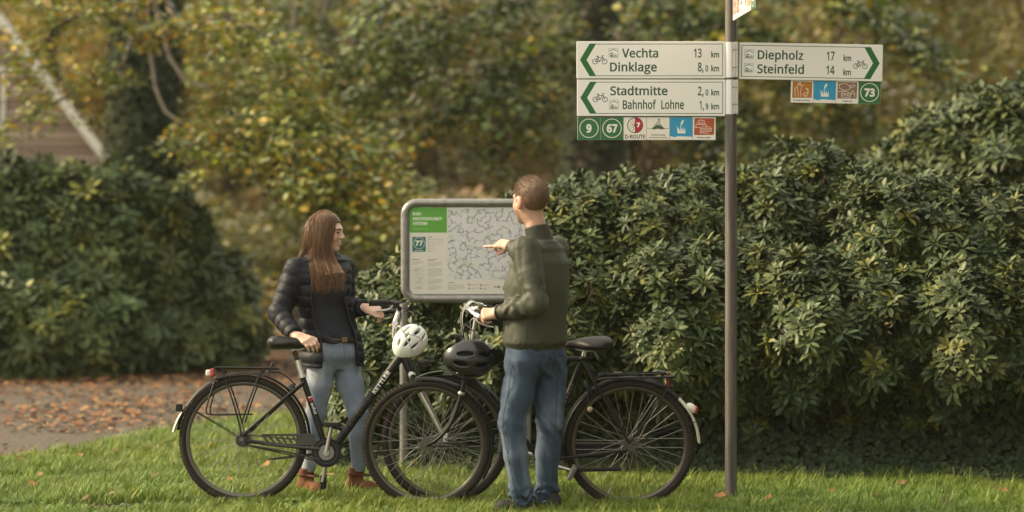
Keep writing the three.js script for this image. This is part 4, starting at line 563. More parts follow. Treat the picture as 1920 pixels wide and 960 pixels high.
// ---------- bicycles ----------
const rubberTex = noiseTex(128, (u, v) => { const a = wrapN(u, v, 20, 3), k = 0.7 + 0.6 * a; return [0.032 * k, 0.027 * k, 0.022 * k]; });
const BM = {
  tyre: mat([1, 1, 1], 0.9, { map: rubberTex, specularIntensity: 0.4 }), rim: mat([0.13, 0.115, 0.10], 0.35, { metalness: 0.8 }), rimDark: mat([0.10, 0.09, 0.08], 0.4, { metalness: 0.7 }), spoke: mat([0.34, 0.31, 0.28], 0.38, { metalness: 0.9 }), hub: mat([0.16, 0.15, 0.14], 0.4, { metalness: 0.8 }),
  black: mat([0.010, 0.0098, 0.010], 0.48, { specularIntensity: 0.7 }), guard: mat([0.010, 0.0098, 0.010], 0.5, { specularIntensity: 0.6 }), matt: mat([0.012, 0.0115, 0.0115], 0.6, { specularIntensity: 0.6 }), silver: mat([0.60, 0.58, 0.55], 0.3, { metalness: 0.9 }), chrome: mat([0.75, 0.74, 0.72], 0.12, { metalness: 1 }), dark: mat([0.05, 0.048, 0.046], 0.5, { metalness: 0.4 }), leather: mat([0.014, 0.013, 0.012], 0.42, { specularIntensity: 0.7 }), red: mat([0.35, 0.015, 0.02], 0.2, { clearcoat: 0.5 }), white: mat([0.62, 0.58, 0.5], 0.4), clear: mat([0.7, 0.68, 0.6], 0.15, { clearcoat: 0.6 }), wood: mat([0.42, 0.33, 0.22], 0.6), greyprint: mat([0.4, 0.4, 0.39], 0.5), cable: mat([0.02, 0.02, 0.02], 0.4), cableGrey: mat([0.45, 0.44, 0.43], 0.35),
};
const tyreGeo = new THREE.TorusGeometry(0.337, 0.0205, 12, 88), treadGeo = (() => { const l = []; for (let i = 0; i < 96; i++) { const a = i / 96 * 6.2832; for (const s of [-1, 1]) { const b = box(0.012, 0.0035, 0.013, 0, 0.3565, s * 0.008, 0.001).rotateZ(a + s * 0.016); l.push(b); } } return merge(l.map((b) => b)); })();
{ const u = tyreGeo.attributes.uv; for (let i = 0; i < u.count; i++) u.setXY(i, u.getX(i) * 20, u.getY(i)); }
const rimGeo = new THREE.LatheGeometry([[0.300, 0.004], [0.304, 0.0095], [0.316, 0.0115], [0.321, 0.0115], [0.321, -0.0115], [0.316, -0.0115], [0.304, -0.0095], [0.300, -0.004], [0.300, 0.004]].map(([r, y]) => new THREE.Vector2(r, y)), 88).rotateX(Math.PI / 2);
const spokeGeos = [1, -1].flatMap((side) => [1, -1].map((dir) => rod(V(Math.sin(dir * 1.35) * 0.024, Math.cos(dir * 1.35) * 0.024, side * 0.03), V(0, 0.302, side * 0.003), 0.00125, 0.00125, 4)));
function wheel(parent, center, { disc = 0.03, hubM = BM.hub, rimM = BM.rim, steer = 0, reflect = false, phase = 0 } = {}) {
  const w = new THREE.Group(); w.name = 'wheel'; parent.add(w); w.position.copy(center); w.rotation.y = steer;
  mesh('tyre', merge([tyreGeo, treadGeo]), BM.tyre, w); mesh('rim', rimGeo, rimM, w);
  const hg = [rod(V(0, 0, -0.034), V(0, 0, 0.034), 0.014, 0.014, 14), rod(V(0, 0, 0.028), V(0, 0, 0.032), disc, disc, 20), rod(V(0, 0, -0.032), V(0, 0, -0.028), disc, disc, 20), rod(V(0, 0, -0.075), V(0, 0, 0.075), 0.005, 0.005, 8), rod(V(0, 0, 0.055), V(0, 0, 0.07), 0.010, 0.010, 6), rod(V(0, 0, -0.07), V(0, 0, -0.055), 0.010, 0.010, 6)];
  mesh('hub', merge(hg), hubM, w);
  for (let i = 0; i < 36; i++) mesh('spoke', spokeGeos[i % 4], BM.spoke, w).rotation.z = phase + i / 36 * 6.2832;
  mesh('valve', rod(V(0, -0.30, 0), V(0, -0.262, 0), 0.0032, 0.0026, 6).rotateZ(-0.5 + phase), BM.silver, w);
  return w;
}
// a mudguard: part of a ring with an arched section
function guard(c, R, width, a0, a1, seg = 48, arch = 0.014, rise = 0) {
  const pos = [], idx = [], m = 6; for (let i = 0; i <= seg; i++) { const a = lerp(a0, a1, i / seg), RR = R + rise * (i / seg); for (let j = 0; j <= m; j++) { const k = j / m * 2 - 1, r = RR - arch * k * k; pos.push(c.x + Math.cos(a) * r, c.y + Math.sin(a) * r, c.z + k * width / 2); } }
  for (let i = 0; i < seg; i++) for (let j = 0; j < m; j++) { const a = i * (m + 1) + j, b = a + m + 1; idx.push(a, b, a + 1, b, b + 1, a + 1); } return raw(pos, idx);
}
const deg = Math.PI / 180;
function each(name, list, m, parent) { list.forEach((g) => mesh(name, g, m, parent)); }
function saddleGeo(len, rearW, noseW, high) { // nose towards +x, origin at the middle underside
  const h = len / 2, f = (x, y, z) => {
    const rear = ell(x, y, z, V(-h + 0.085, 0.035, 0), 0.085, 0.034, rearW / 2), nose = cap(x, y * 1.15, z, V(-0.03, 0.040, 0), V(h - 0.028, 0.030, 0), 0.034, noseW / 2), tail = ell(x, y, z, V(-h + 0.035, 0.052, 0), 0.04, 0.028, rearW / 2 * 0.8);
    const d = smin(smin(rear, nose, 0.06), tail, 0.04), dent = ell(x, y, z, V(-0.02, 0.088 + high, 0), 0.10, 0.02, 0.014); return smax(smax(d, -(y - 0.006 - 0.02 * smooth(-0.02, 0.12, Math.abs(z)) * 0), 0.012), -dent, 0.02);
  };
  return sdfMesh(f, [-h - 0.02, -0.02, -rearW / 2 - 0.02], [h + 0.02, 0.11, rearW / 2 + 0.02], 0.005);
}
// lettering laid round the camera side of a tube
function tubeText(a, b, r, draw, from, to, W = 512, H = 64, spread = 1.5) {
  const d = b.clone().sub(a), L = d.length(), g = new THREE.CylinderGeometry(r, r, L * (to - from), 12, 1, true, -spread / 2, spread), q = new THREE.Quaternion().setFromUnitVectors(V(0, 1, 0), d.clone().normalize());
  const t = canvasTex(W, H, draw); t.center.set(0.5, 0.5); t.rotation = Math.PI / 2; t.repeat.set(1, 1);
  g.applyQuaternion(q); const m = a.clone().lerp(b, (from + to) / 2); g.translate(m.x, m.y, m.z); return [g, mat([1, 1, 1], 0.5, { map: t, specularIntensity: 0.6 })];
}
function helmet(name, label, at, rot, colour, o) {
  const vents = []; for (const [phi, list] of o.vents) for (const [th, l, w] of list) vents.push([phi * deg, th * deg, l, w]);
  const f = (x, y, z) => {
    let d = ell(x, y, z, V(0, 0, 0), 0.145, 0.125, 0.108); const inner = ell(x, y, z, V(0, -0.008, 0), 0.118, 0.098, 0.082);
    for (const [phi, th, l, w] of vents) { const y1 = y * Math.cos(phi) + z * Math.sin(phi), z1 = -y * Math.sin(phi) + z * Math.cos(phi), x2 = x * Math.cos(th) - y1 * Math.sin(th), y2 = x * Math.sin(th) + y1 * Math.cos(th); d = smax(d, -ell(x2, y2, z1, V(0, 0.115, 0), l, 0.06, w), 0.008); }
    d = smax(d, -inner, 0.006); return smax(d, -(y + 0.03 + 0.05 * smooth(0.02, 0.14, Math.abs(x)) * -0.6 + 0.02), 0.008);
  };
  const g = thing(name, label, 'helmet'); g.position.copy(at); g.rotation.set(...rot); g.scale.setScalar(o.size ?? 1);
  const shell = sdfMesh(f, [-0.165, -0.09, -0.125], [0.165, 0.145, 0.125], 0.004); mesh('shell', shell, colour, g); mesh('liner', new THREE.SphereGeometry(1, 28, 14, 0, 6.2832, 0, 1.5).scale(0.1195, 0.1, 0.0835).translate(0, -0.008, 0), o.liner ?? BM.matt, g);
  mesh('padding', merge([tube([V(-0.09, -0.02, 0.055), V(-0.11, -0.015, 0), V(-0.09, -0.02, -0.055)], 0.012, 12, 6), tube([V(0.09, -0.01, 0.05), V(0.112, -0.005, 0), V(0.09, -0.01, -0.05)], 0.012, 12, 6), tube([V(-0.07, 0.07, 0.012), V(0, 0.088, 0.012), V(0.07, 0.07, 0.012)], 0.008, 10, 6)]), BM.matt, g);
  mesh('strap', merge(o.straps.map((p) => tube(p.map((q) => V(...q)), 0.0045, 20, 5))), o.strapM, g);
  if (o.visor) mesh('visor', new THREE.TorusGeometry(0.118, 0.03, 6, 24, 2.0).rotateZ(-1.0).rotateX(Math.PI / 2).scale(1.18, 0.16, 0.9).translate(0.02, 0.012, 0), BM.matt, g);
  if (o.trim) mesh('trim', merge(o.trim), o.trimM, g);
  return g;
}
{ // the woman's bicycle: black low-step trekking bicycle, facing right
  const ZB = -0.05, g = thing('bicycle', 'black low step bicycle with silver suspension fork and rear rack, held by the woman', 'bicycle', 'bicycles on the lawn'); g.position.set(0, 0, ZB); g.rotation.x = -5.5 * deg;
  const B = (px, py, dz = 0) => { const p = P(px, py, ZB); return V(p.x, p.y, dz); }, rh = B(455, 824.5), fh = B(835, 824.5), bb = B(613, 849);
  wheel(g, rh, { disc: 0.045, phase: 0.3 }); wheel(g, fh, { steer: 0.10, phase: 0.9, disc: 0.032 });
  const fr = new THREE.Group(); fr.name = 'frame'; g.add(fr); const T = (n, a, b, r, r1 = r, m = BM.black) => mesh(n, rod(a, b, r, r1, 16), m, fr);
  const sTop = B(565, 708), dA = B(626, 838), dB = B(752, 666), hA = B(747, 652), hB = B(771, 702);
  T('seat_tube', bb, sTop, 0.017); T('down_tube', dA, dB, 0.0245); T('head_tube', hA, hB, 0.023); T('gusset', B(603, 795), B(648, 806), 0.013); T('bottom_shell', bb.clone().setZ(-0.037), bb.clone().setZ(0.037), 0.025);
  T('down_tube_foot', bb, B(634, 828), 0.022);
  for (const s of [-1, 1]) { mesh('seat_stay', tube([B(568, 718, s * 0.022), B(540, 742, s * 0.05), B(456, 818, s * 0.066)], 0.0085, 16, 8), BM.black, fr); mesh('chain_stay', tube([B(606, 845, s * 0.03), B(560, 839, s * 0.048), B(460, 827, s * 0.066)], 0.0095, 12, 8), BM.black, fr); mesh('dropout', box(0.035, 0.045, 0.006, rh.x, rh.y + 0.004, s * 0.066), BM.dark, fr); }
  mesh('stay_bridge', tube([B(547, 729, -0.03), B(540, 726, 0), B(547, 729, 0.03)], 0.007, 8, 6), BM.black, fr);
  { const [tg, tm] = tubeText(dA, dB, 0.0252, (c, w, h) => { c.fillStyle = '#141314'; c.fillRect(0, 0, w, h); fit(c, 'KETTLER', 8, 56, 300, 62, '#2c2b2b', 1, true); c.font = 'bold 44px sans-serif'; fit(c, 'KETTLER', 326, 48, 178, 44, '#d9d6d0', 1, true); }, 0.14, 0.83, 512, 64, 1.9); mesh('lettering', tg, tm, fr); }
  { const [tg, tm] = tubeText(B(604, 812), B(570, 723), 0.0177, (c, w, h) => { c.fillStyle = '#141314'; c.fillRect(0, 0, w, h); fit(c, 'style', 120, 46, 120, 46, '#cfccc6', 1, true); c.fillStyle = '#b8242c'; c.fillRect(258, 0, 34, h); c.fillStyle = '#ddd'; c.fillRect(292, 0, 10, h); }, 0.15, 0.95, 400, 64, 1.9); mesh('lettering', tg, tm, fr); }
  const sp = mesh('seat_post', merge([rod(B(566, 711), B(555, 676), 0.0165, 0.0165, 14), rod(B(565.5, 709), B(564, 703.5), 0.023, 0.023, 16), rod(B(549, 660), B(547, 652), 0.014, 0.014, 12)]), BM.silver, g);
  { const l = []; for (let i = 0; i < 5; i++) l.push(new THREE.TorusGeometry(0.0125, 0.0045, 6, 14).rotateX(1.571).rotateZ(0.35).translate(...B(lerp(554.5, 549.5, i / 4), lerp(674, 660, i / 4)).toArray())); mesh('bellows', merge(l), BM.matt, sp); }
  const sd = mesh('saddle', saddleGeo(0.262, 0.19, 0.05, 0.0).rotateZ(0.03).translate(...B(546, 657).toArray()), BM.leather, g); mesh('saddle_rail', merge([-1, 1].map((s) => tube([B(524, 650, s * 0.035), B(535, 657, s * 0.022), B(560, 656, s * 0.02), B(578, 648, s * 0.012)], 0.0035, 12, 6))), BM.silver, sd);
  // fork, stem, bar
  const fk = new THREE.Group(); fk.name = 'fork'; g.add(fk); const F0 = B(772, 704), dir = fh.clone().sub(F0).normalize();
  mesh('fork_crown', merge([rod(B(771, 703, -0.055), B(771, 703, 0.055), 0.017, 0.017, 12), rod(hB, B(773, 706), 0.02, 0.02, 12)]), BM.silver, fk);
  for (const s of [-1, 1]) { const o = V(0, 0, s * 0.056); mesh('stanchion', rod(F0.clone().add(o), F0.clone().addScaledVector(dir, 0.13).add(o), 0.0125, 0.0125, 12), BM.matt, fk); mesh('fork_leg', rod(F0.clone().addScaledVector(dir, 0.11).add(o), fh.clone().addScaledVector(dir, -0.02).add(o), 0.0195, 0.012, 14), BM.silver, fk); mesh('fork_end', box(0.025, 0.05, 0.008, fh.x, fh.y + 0.01, s * 0.056), BM.silver, fk); }
  mesh('fork_brace', guard(fh, 0.385, 0.11, 92 * deg, 118 * deg, 6, 0.004), BM.silver, fk);
  const hb = new THREE.Group(); hb.name = 'handlebar'; g.add(hb); const st = B(739, 608), ctr = B(748, 581);
  mesh('stem', merge([rod(hA, B(738, 632), 0.017, 0.015, 14), rod(B(738, 634), st, 0.016, 0.018, 14), rod(st, ctr, 0.019, 0.017, 14), rod(st.clone().setZ(-0.022), st.clone().setZ(0.022), 0.019, 0.019, 18), rod(ctr.clone().setZ(-0.024), ctr.clone().setZ(0.024), 0.02, 0.02, 16)]), BM.silver, hb);
  const near = [B(748, 581, 0.02), B(748, 579, 0.13), B(742, 574, 0.22), B(728, 572, 0.262), B(698, 573, 0.29)], far = [B(748, 581, -0.02), B(746, 582, -0.13), B(738, 580, -0.22), B(720, 580, -0.27), B(676, 582, -0.31)];
  mesh('bar', merge([tube(near, 0.0112, 24, 10), tube(far, 0.0112, 24, 10)]), BM.matt, hb);
  for (const [a, b2, e, z] of [[near[3], near[4], 0.018, 1], [far[3], far[4], 0.0155, -1]]) { mesh('grip', merge([rod(a, b2, e, e * 0.98, 14), rod(b2, b2.clone().add(V(-0.006, 0, 0)), e * 1.08, e, 14), rod(a.clone().add(V(0.006, 0, 0)), a, e * 1.12, e, 14)]), BM.matt, hb); mesh('brake_lever', tube([a.clone().add(V(0.03, -0.012, -0.02 * z)), a.clone().add(V(0.02, -0.03, 0)), a.clone().add(V(-0.02, -0.042, 0.01 * z)), a.clone().add(V(-0.06, -0.045, 0.014 * z))], 0.0055, 12, 6), BM.silver, hb); }
  each('brake_cable', ([tube([near[2], B(768, 588, 0.12), B(778, 610, 0.06), B(775, 660, 0.03), B(780, 700, 0.03)], 0.0028, 20, 5), tube([near[2], B(764, 570, 0.1), B(776, 592, 0.03), B(760, 640, 0.03)], 0.0028, 20, 5), tube([far[2], B(770, 585, -0.1), B(776, 620, -0.02), B(768, 680, 0)], 0.0028, 20, 5), tube([near[1], B(752, 600, 0.1), B(738, 622, 0.05), B(742, 656, 0.03)], 0.003, 20, 5)]), BM.cable, hb);
  mesh('gear_shifter', merge([rod(B(742, 574, 0.2), B(736, 573, 0.236), 0.019, 0.019, 14), box(0.04, 0.014, 0.03, ...B(748, 570, 0.18).toArray(), 0.005)]), BM.dark, hb);
  mesh('reflector', new THREE.SphereGeometry(0.009, 10, 8).translate(...B(731, 611, 0.025).toArray()), mat([0.55, 0.32, 0.02], 0.3), hb);
  const lamp = mesh('headlamp', merge([new THREE.SphereGeometry(0.026, 16, 12).scale(1.25, 0.85, 1).translate(...B(795, 681, 0).toArray()), rod(B(778, 690), B(792, 684), 0.006)]), BM.matt, g); mesh('lamp_glass', new THREE.CircleGeometry(0.022, 18).rotateY(1.571).translate(...B(806, 681, 0).toArray()), BM.clear, lamp);
  // rack, lights, mudguards
  const rk = mesh('rack', merge([tube([B(402, 690, 0.055), B(480, 691, 0.058), B(517, 692, 0.05)], 0.0055, 14, 7), tube([B(402, 690, -0.055), B(480, 691, -0.058), B(517, 692, -0.05)], 0.0055, 14, 7), rod(B(402, 690, -0.055), B(402, 690, 0.055), 0.0055), rod(B(440, 690.5, -0.056), B(440, 690.5, 0.056), 0.004), rod(B(478, 691, -0.056), B(478, 691, 0.056), 0.004), rod(B(517, 692, -0.05), B(517, 692, 0.05), 0.0055), rod(B(402, 690, 0), B(517, 692, 0), 0.006),
    ...[-1, 1].flatMap((s) => [tube([B(415, 692, s * 0.056), B(436, 750, s * 0.066), B(451, 800, s * 0.07), B(453, 818, s * 0.07)], 0.005, 14, 6), tube([B(490, 694, s * 0.056), B(470, 745, s * 0.066), B(455, 793, s * 0.07)], 0.005, 12, 6), tube([B(404, 711, s * 0.062), B(392, 750, s * 0.072), B(388, 771, s * 0.074), B(394, 778, s * 0.074), B(430, 778, s * 0.074), B(469, 777.5, s * 0.072)], 0.005, 24, 6), rod(B(404, 712, s * 0.062), B(420, 708, s * 0.06), 0.005)]), tube([B(500, 697, 0.02), B(528, 702, 0.018), B(553, 722, 0.018)], 0.0045, 10, 6)]), BM.black, g);
  mesh('spring_clip', merge([tube([B(505, 690, 0), B(508, 682, 0), B(512, 680, 0)], 0.0055, 8, 6), tube([B(498, 697, -0.03), B(502, 700, 0.03)], 0.009, 4, 8)]), BM.black, rk);
  const tl = mesh('tail_lamp', box(0.026, 0.046, 0.07, ...B(396, 699.5, 0).toArray(), 0.008), BM.red, g); mesh('lamp_lens', box(0.028, 0.036, 0.055, ...B(388, 700, 0).toArray(), 0.009), BM.clear, tl);
  mesh('mudguard', guard(rh, 0.378, 0.052, 172 * deg, -8 * deg, 70, 0.014), BM.guard, g); mesh('mudguard', guard(fh, 0.376, 0.052, -20 * deg, 112 * deg, 40), BM.guard, g);
  each('mudguard_stay', ([-1, 1].flatMap((s) => [rod(rh.clone().setZ(s * 0.066), V(rh.x + Math.cos(150 * deg) * 0.37, rh.y + Math.sin(150 * deg) * 0.37, s * 0.024), 0.0025, 0.0025, 5), rod(fh.clone().setZ(s * 0.05), V(fh.x + Math.cos(-14 * deg) * 0.37, fh.y + Math.sin(-14 * deg) * 0.37, s * 0.024), 0.0025, 0.0025, 5)])), BM.black, g);
  const fl = mesh('mud_flap', guard(rh, 0.384, 0.056, 156 * deg, 174 * deg, 8, 0.012, 0.018), BM.white, g); mesh('reflector', box(0.035, 0.042, 0.045, rh.x + Math.cos(154 * deg) * 0.402, rh.y + Math.sin(154 * deg) * 0.402, 0, 0.006), BM.matt, fl);
  mesh('brake_caliper', merge([box(0.025, 0.04, 0.02, ...B(546, 727, 0.03).toArray(), 0.006), box(0.025, 0.04, 0.02, ...B(546, 727, -0.03).toArray(), 0.006)]), BM.dark, g);
  // drive train
  const cr = new THREE.Group(); cr.name = 'crankset'; g.add(cr);
  mesh('chainring_cover', new THREE.CylinderGeometry(0.082, 0.082, 0.012, 40).rotateX(1.571).translate(bb.x, bb.y, 0.048), BM.matt, cr); mesh('chainring', new THREE.TorusGeometry(0.062, 0.004, 6, 36).translate(bb.x, bb.y, 0.056), BM.dark, cr); mesh('chainring_disc', new THREE.CylinderGeometry(0.042, 0.046, 0.008, 30).rotateX(1.571).translate(bb.x, bb.y, 0.058), mat([0.2, 0.185, 0.17], 0.45, { metalness: 0.7 }), cr);
  const cu = B(623, 797, 0.075), cd = B(602, 905, -0.075), bar = (a, b) => rod(a, b, 0.013, 0.009, 10);
  mesh('crank_arm', merge([bar(bb.clone().setZ(0.072), cu), rod(bb.clone().setZ(0.055), bb.clone().setZ(0.082), 0.017, 0.017, 16), rod(cu.clone().setZ(0.066), cu.clone().setZ(0.084), 0.012, 0.012, 12)]), mat([0.32, 0.3, 0.28], 0.4, { metalness: 0.8 }), cr); mesh('crank_arm', merge([bar(bb.clone().setZ(-0.072), cd)]), mat([0.32, 0.3, 0.28], 0.4, { metalness: 0.8 }), cr);
  mesh('pedal', merge([box(0.085, 0.026, 0.022, cu.x + 0.008, cu.y, 0.10, 0.006), box(0.085, 0.026, 0.022, cu.x + 0.008, cu.y, 0.165, 0.006), rod(cu.clone().setZ(0.08), cu.clone().setZ(0.17), 0.01)]).rotateZ(0), BM.matt, cr);
  mesh('pedal', merge([box(0.03, 0.08, 0.022, cd.x, cd.y, -0.10, 0.006), box(0.03, 0.08, 0.022, cd.x, cd.y, -0.165, 0.006)]), BM.matt, cr);
  const cg = mesh('chain_guard', merge([box(0.29, 0.012, 0.008, ...B(540, 816, 0.058).toArray(), 0.003).rotateZ(0), box(0.29, 0.010, 0.008, ...B(540, 834, 0.058).toArray(), 0.003), ...Array.from({ length: 6 }, (_, i) => box(0.012, 0.05, 0.007, 0, 0, 0, 0.002).rotateZ(0.7).translate(...B(500 + i * 11, 825, 0.058).toArray())), box(0.10, 0.055, 0.007, ...B(573, 825, 0.0575).toArray(), 0.003)]), BM.dark, g); void cg;
  mesh('chain', merge([rod(B(457, 815, 0.05), B(612, 830, 0.05), 0.004, 0.004, 5), rod(B(458, 834, 0.05), B(610, 868, 0.05), 0.004, 0.004, 5), new THREE.TorusGeometry(0.032, 0.006, 6, 24).translate(rh.x, rh.y, 0.05)]), mat([0.09, 0.07, 0.05], 0.6, { metalness: 0.6 }), g);
  mesh('chain_tensioner', merge([tube([B(470, 828, 0.06), B(520, 835, 0.062), B(600, 842, 0.062)], 0.009, 12, 8), tube([B(470, 836, 0.06), B(540, 848, 0.06), B(600, 862, 0.055)], 0.006, 12, 6)]), BM.dark, g);
  mesh('kickstand', merge([rod(B(590, 852, -0.06), B(500, 862, -0.075), 0.009, 0.007)]), BM.dark, g);
}
helmet('bicycle_helmet', 'white vented bicycle helmet hanging from the handlebar of the low step bicycle', P(769, 643, 0.15), [0.35, 0.95, 0.30], mat([0.68, 0.69, 0.66], 0.35, { clearcoat: 0.4 }), {
  vents: [[0, [[-52, 0.026, 0.010], [0, 0.044, 0.011], [52, 0.026, 0.010]]], [34, [[-40, 0.035, 0.010], [18, 0.045, 0.011], [62, 0.02, 0.009]]], [-34, [[-40, 0.035, 0.010], [18, 0.045, 0.011], [62, 0.02, 0.009]]], [66, [[-30, 0.04, 0.009], [30, 0.04, 0.009]]], [-66, [[-30, 0.04, 0.009], [30, 0.04, 0.009]]], [17, [[48, 0.022, 0.006], [-20, 0.024, 0.006]]], [-17, [[48, 0.022, 0.006], [-20, 0.024, 0.006]]]],
  straps: [[[-0.08, -0.03, 0.075], [-0.1, 0.08, 0.09], [-0.09, 0.16, 0.06]], [[0.06, -0.03, 0.08], [-0.02, 0.1, 0.11], [-0.08, 0.16, 0.06]], [[-0.09, 0.16, 0.06], [-0.08, 0.21, 0.02], [-0.07, 0.17, -0.03]]], strapM: mat([0.62, 0.62, 0.6], 0.7), size: 0.80, liner: mat([0.05, 0.053, 0.052], 0.8),
});
helmet('bicycle_helmet', 'black vented bicycle helmet hanging upside down from the handlebar beside the man', P(880, 668, 0.34), [2.55, -0.25, -0.12], mat([0.012, 0.012, 0.013], 0.3, { clearcoat: 0.5 }), {
  vents: [[0, [[-50, 0.03, 0.013], [4, 0.05, 0.014], [54, 0.026, 0.012]]], [36, [[-36, 0.04, 0.013], [24, 0.045, 0.013]]], [-36, [[-36, 0.04, 0.013], [24, 0.045, 0.013]]], [68, [[-26, 0.045, 0.012], [36, 0.04, 0.011]]], [-68, [[-26, 0.045, 0.012], [36, 0.04, 0.011]]]],
  straps: [[[0.05, -0.03, 0.08], [0.03, -0.12, 0.06], [0.0, -0.2, 0.01]], [[0.05, -0.03, -0.08], [0.03, -0.12, -0.05], [0.0, -0.2, 0.0]], [[-0.07, -0.02, 0.08], [-0.02, -0.12, 0.06], [0.0, -0.2, 0.0]]], strapM: BM.matt, visor: true,
});
{ // the man's bicycle: black city bicycle, facing left
  const ZB = 0.05, g = thing('bicycle', 'black diamond frame city bicycle with a white rear mudguard tip, standing behind the man', 'bicycle', 'bicycles on the lawn'); g.position.set(0, 0, ZB); g.rotation.x = 4.5 * deg;
  const B = (px, py, dz = 0) => { const p = P(px, py, ZB); return V(p.x, p.y, dz); }, rh = B(1180, 831), fh = B(800, 831), bb = B(1015, 861);
  wheel(g, rh, { disc: 0.04, phase: 0.1 }); wheel(g, fh, { steer: -0.07, phase: 0.5, disc: 0.036 });
  const fr = new THREE.Group(); fr.name = 'frame'; g.add(fr); const T = (n, a, b, r, m = BM.black) => mesh(n, rod(a, b, r, r, 16), m, fr);
  const hA = B(884, 648), hB = B(873, 704), sT = B(1092, 671);
  T('head_tube', hA, hB, 0.018); T('top_tube', B(883, 668), sT, 0.0135); T('down_tube', B(876, 697), bb, 0.016); T('seat_tube', bb, B(1094, 666), 0.0155); T('bottom_shell', bb.clone().setZ(-0.036), bb.clone().setZ(0.036), 0.021);
  for (const s of [-1, 1]) { mesh('seat_stay', tube([B(1093, 674, s * 0.016), B(1118, 720, s * 0.046), B(1178, 826, s * 0.064)], 0.0082, 16, 8), BM.black, fr); mesh('chain_stay', tube([B(1022, 860, s * 0.028), B(1080, 852, s * 0.046), B(1176, 838, s * 0.064)], 0.0095, 12, 8), BM.black, fr); }
  for (const [y, x] of [[650, 883.6], [702, 873.4]]) mesh('head_ring', new THREE.TorusGeometry(0.0185, 0.003, 6, 20).rotateX(1.571).rotateZ(-0.2).translate(...B(x, y).toArray()), BM.silver, fr);
  { const [tg, tm] = tubeText(bb, sT, 0.0161, (c, w, h) => { c.fillStyle = '#141314'; c.fillRect(0, 0, w, h); c.fillStyle = '#6d6a66'; for (let i = 0; i < 7; i++) c.fillRect(30 + i * 30, 22, 18, 22); }, 0.45, 0.8, 256, 64, 1.5); mesh('lettering', tg, tm, fr); }
  const sp = mesh('seat_post', rod(B(1092, 674), B(1097, 650), 0.0128, 0.0128, 14), BM.chrome, g); mesh('seat_clamp', new THREE.TorusGeometry(0.017, 0.004, 6, 18).rotateX(1.571).translate(...B(1092.5, 668).toArray()), BM.dark, sp);
  const sd = mesh('saddle', saddleGeo(0.262, 0.20, 0.048, 0.01).rotateY(Math.PI).rotateZ(-0.05).translate(...B(1100, 655).toArray()), mat([0.015, 0.0135, 0.013], 0.5, { specularIntensity: 0.6 }), g); mesh('saddle_rail', merge([-1, 1].map((s) => tube([B(1120, 650, s * 0.03), B(1108, 655, s * 0.022), B(1085, 653, s * 0.02), B(1070, 646, s * 0.012)], 0.0035, 12, 6))), BM.silver, sd);
  // fork and bar
  const fk = new THREE.Group(); fk.name = 'fork'; g.add(fk); mesh('fork_crown', merge([rod(B(872.5, 708, -0.045), B(872.5, 708, 0.045), 0.016, 0.016, 12)]), BM.black, fk); mesh('crown_cap', new THREE.SphereGeometry(0.02, 14, 10).scale(1, 0.8, 0.6).translate(...B(866, 733, 0.05).toArray()), BM.silver, fk);
  for (const s of [-1, 1]) mesh('fork_leg', taper([B(872, 709, s * 0.044), B(862, 748, s * 0.05), B(846, 790, s * 0.052), B(822, 818, s * 0.052), B(800, 831, s * 0.052)], (t) => lerp(0.0135, 0.008, t), 18, 10), BM.black, fk);
  const hb = new THREE.Group(); hb.name = 'handlebar'; g.add(hb); mesh('stem', merge([rod(hA, B(893, 592), 0.0115, 0.0115, 12), tube([B(893, 596), B(894, 582), B(888, 576), B(878, 578)], 0.0115, 12, 10), rod(B(878, 578, -0.02), B(878, 578, 0.02), 0.017, 0.017, 14), rod(hA, B(885, 640), 0.02, 0.017, 14)]), BM.silver, hb);
  const arm = (s) => [B(878, 578, 0), B(876, 576, s * 0.10), B(882, 572, s * 0.18), B(898, 580, s * 0.245), B(920, 588, s * 0.27), B(944, 593, s * 0.28)];
  mesh('bar', merge([tube(arm(1), 0.0112, 28, 10), tube(arm(-1), 0.0112, 28, 10)]), BM.chrome, hb);
  for (const s of [-1, 1]) { const p = arm(s); mesh('grip', merge([rod(p[4].clone().lerp(p[3], 0.4), p[5], 0.016, 0.0165, 14)]), BM.matt, hb); const a = p[3]; mesh('brake_lever', tube([a.clone().add(V(-0.012, 0.006, 0)), a.clone().add(V(0.0, -0.03, 0.012 * s)), a.clone().add(V(0.045, -0.05, 0.012 * s)), a.clone().add(V(0.085, -0.058, 0.012 * s))], 0.005, 12, 6), BM.silver, hb); mesh('lever_bracket', rod(a.clone().add(V(-0.012, 0.004, -0.014 * s)), a.clone().add(V(0.012, -0.004, 0.014 * s)), 0.016, 0.016, 14), BM.silver, hb); }
  { const b = B(889, 572, 0.12); const be = mesh('bell', merge([new THREE.SphereGeometry(0.029, 22, 10, 0, 6.2832, 0, 1.45).scale(1, 0.62, 1).translate(b.x, b.y - 0.004, b.z), new THREE.CylinderGeometry(0.03, 0.029, 0.008, 22).translate(b.x, b.y - 0.006, b.z)]), BM.chrome, hb); void be; }
  each('brake_cable', ([tube([B(898, 578, 0.235), B(876, 562, 0.2), B(866, 585, 0.14), B(869, 625, 0.08), B(874, 660, 0.04)], 0.0027, 24, 5), tube([B(900, 577, -0.235), B(880, 566, -0.1), B(868, 590, 0.06), B(876, 640, 0.04)], 0.0027, 24, 5), tube([B(896, 582, 0.22), B(884, 592, 0.16), B(884, 616, 0.1), B(878, 660, 0.03)], 0.0027, 20, 5)]), BM.cableGrey, hb);
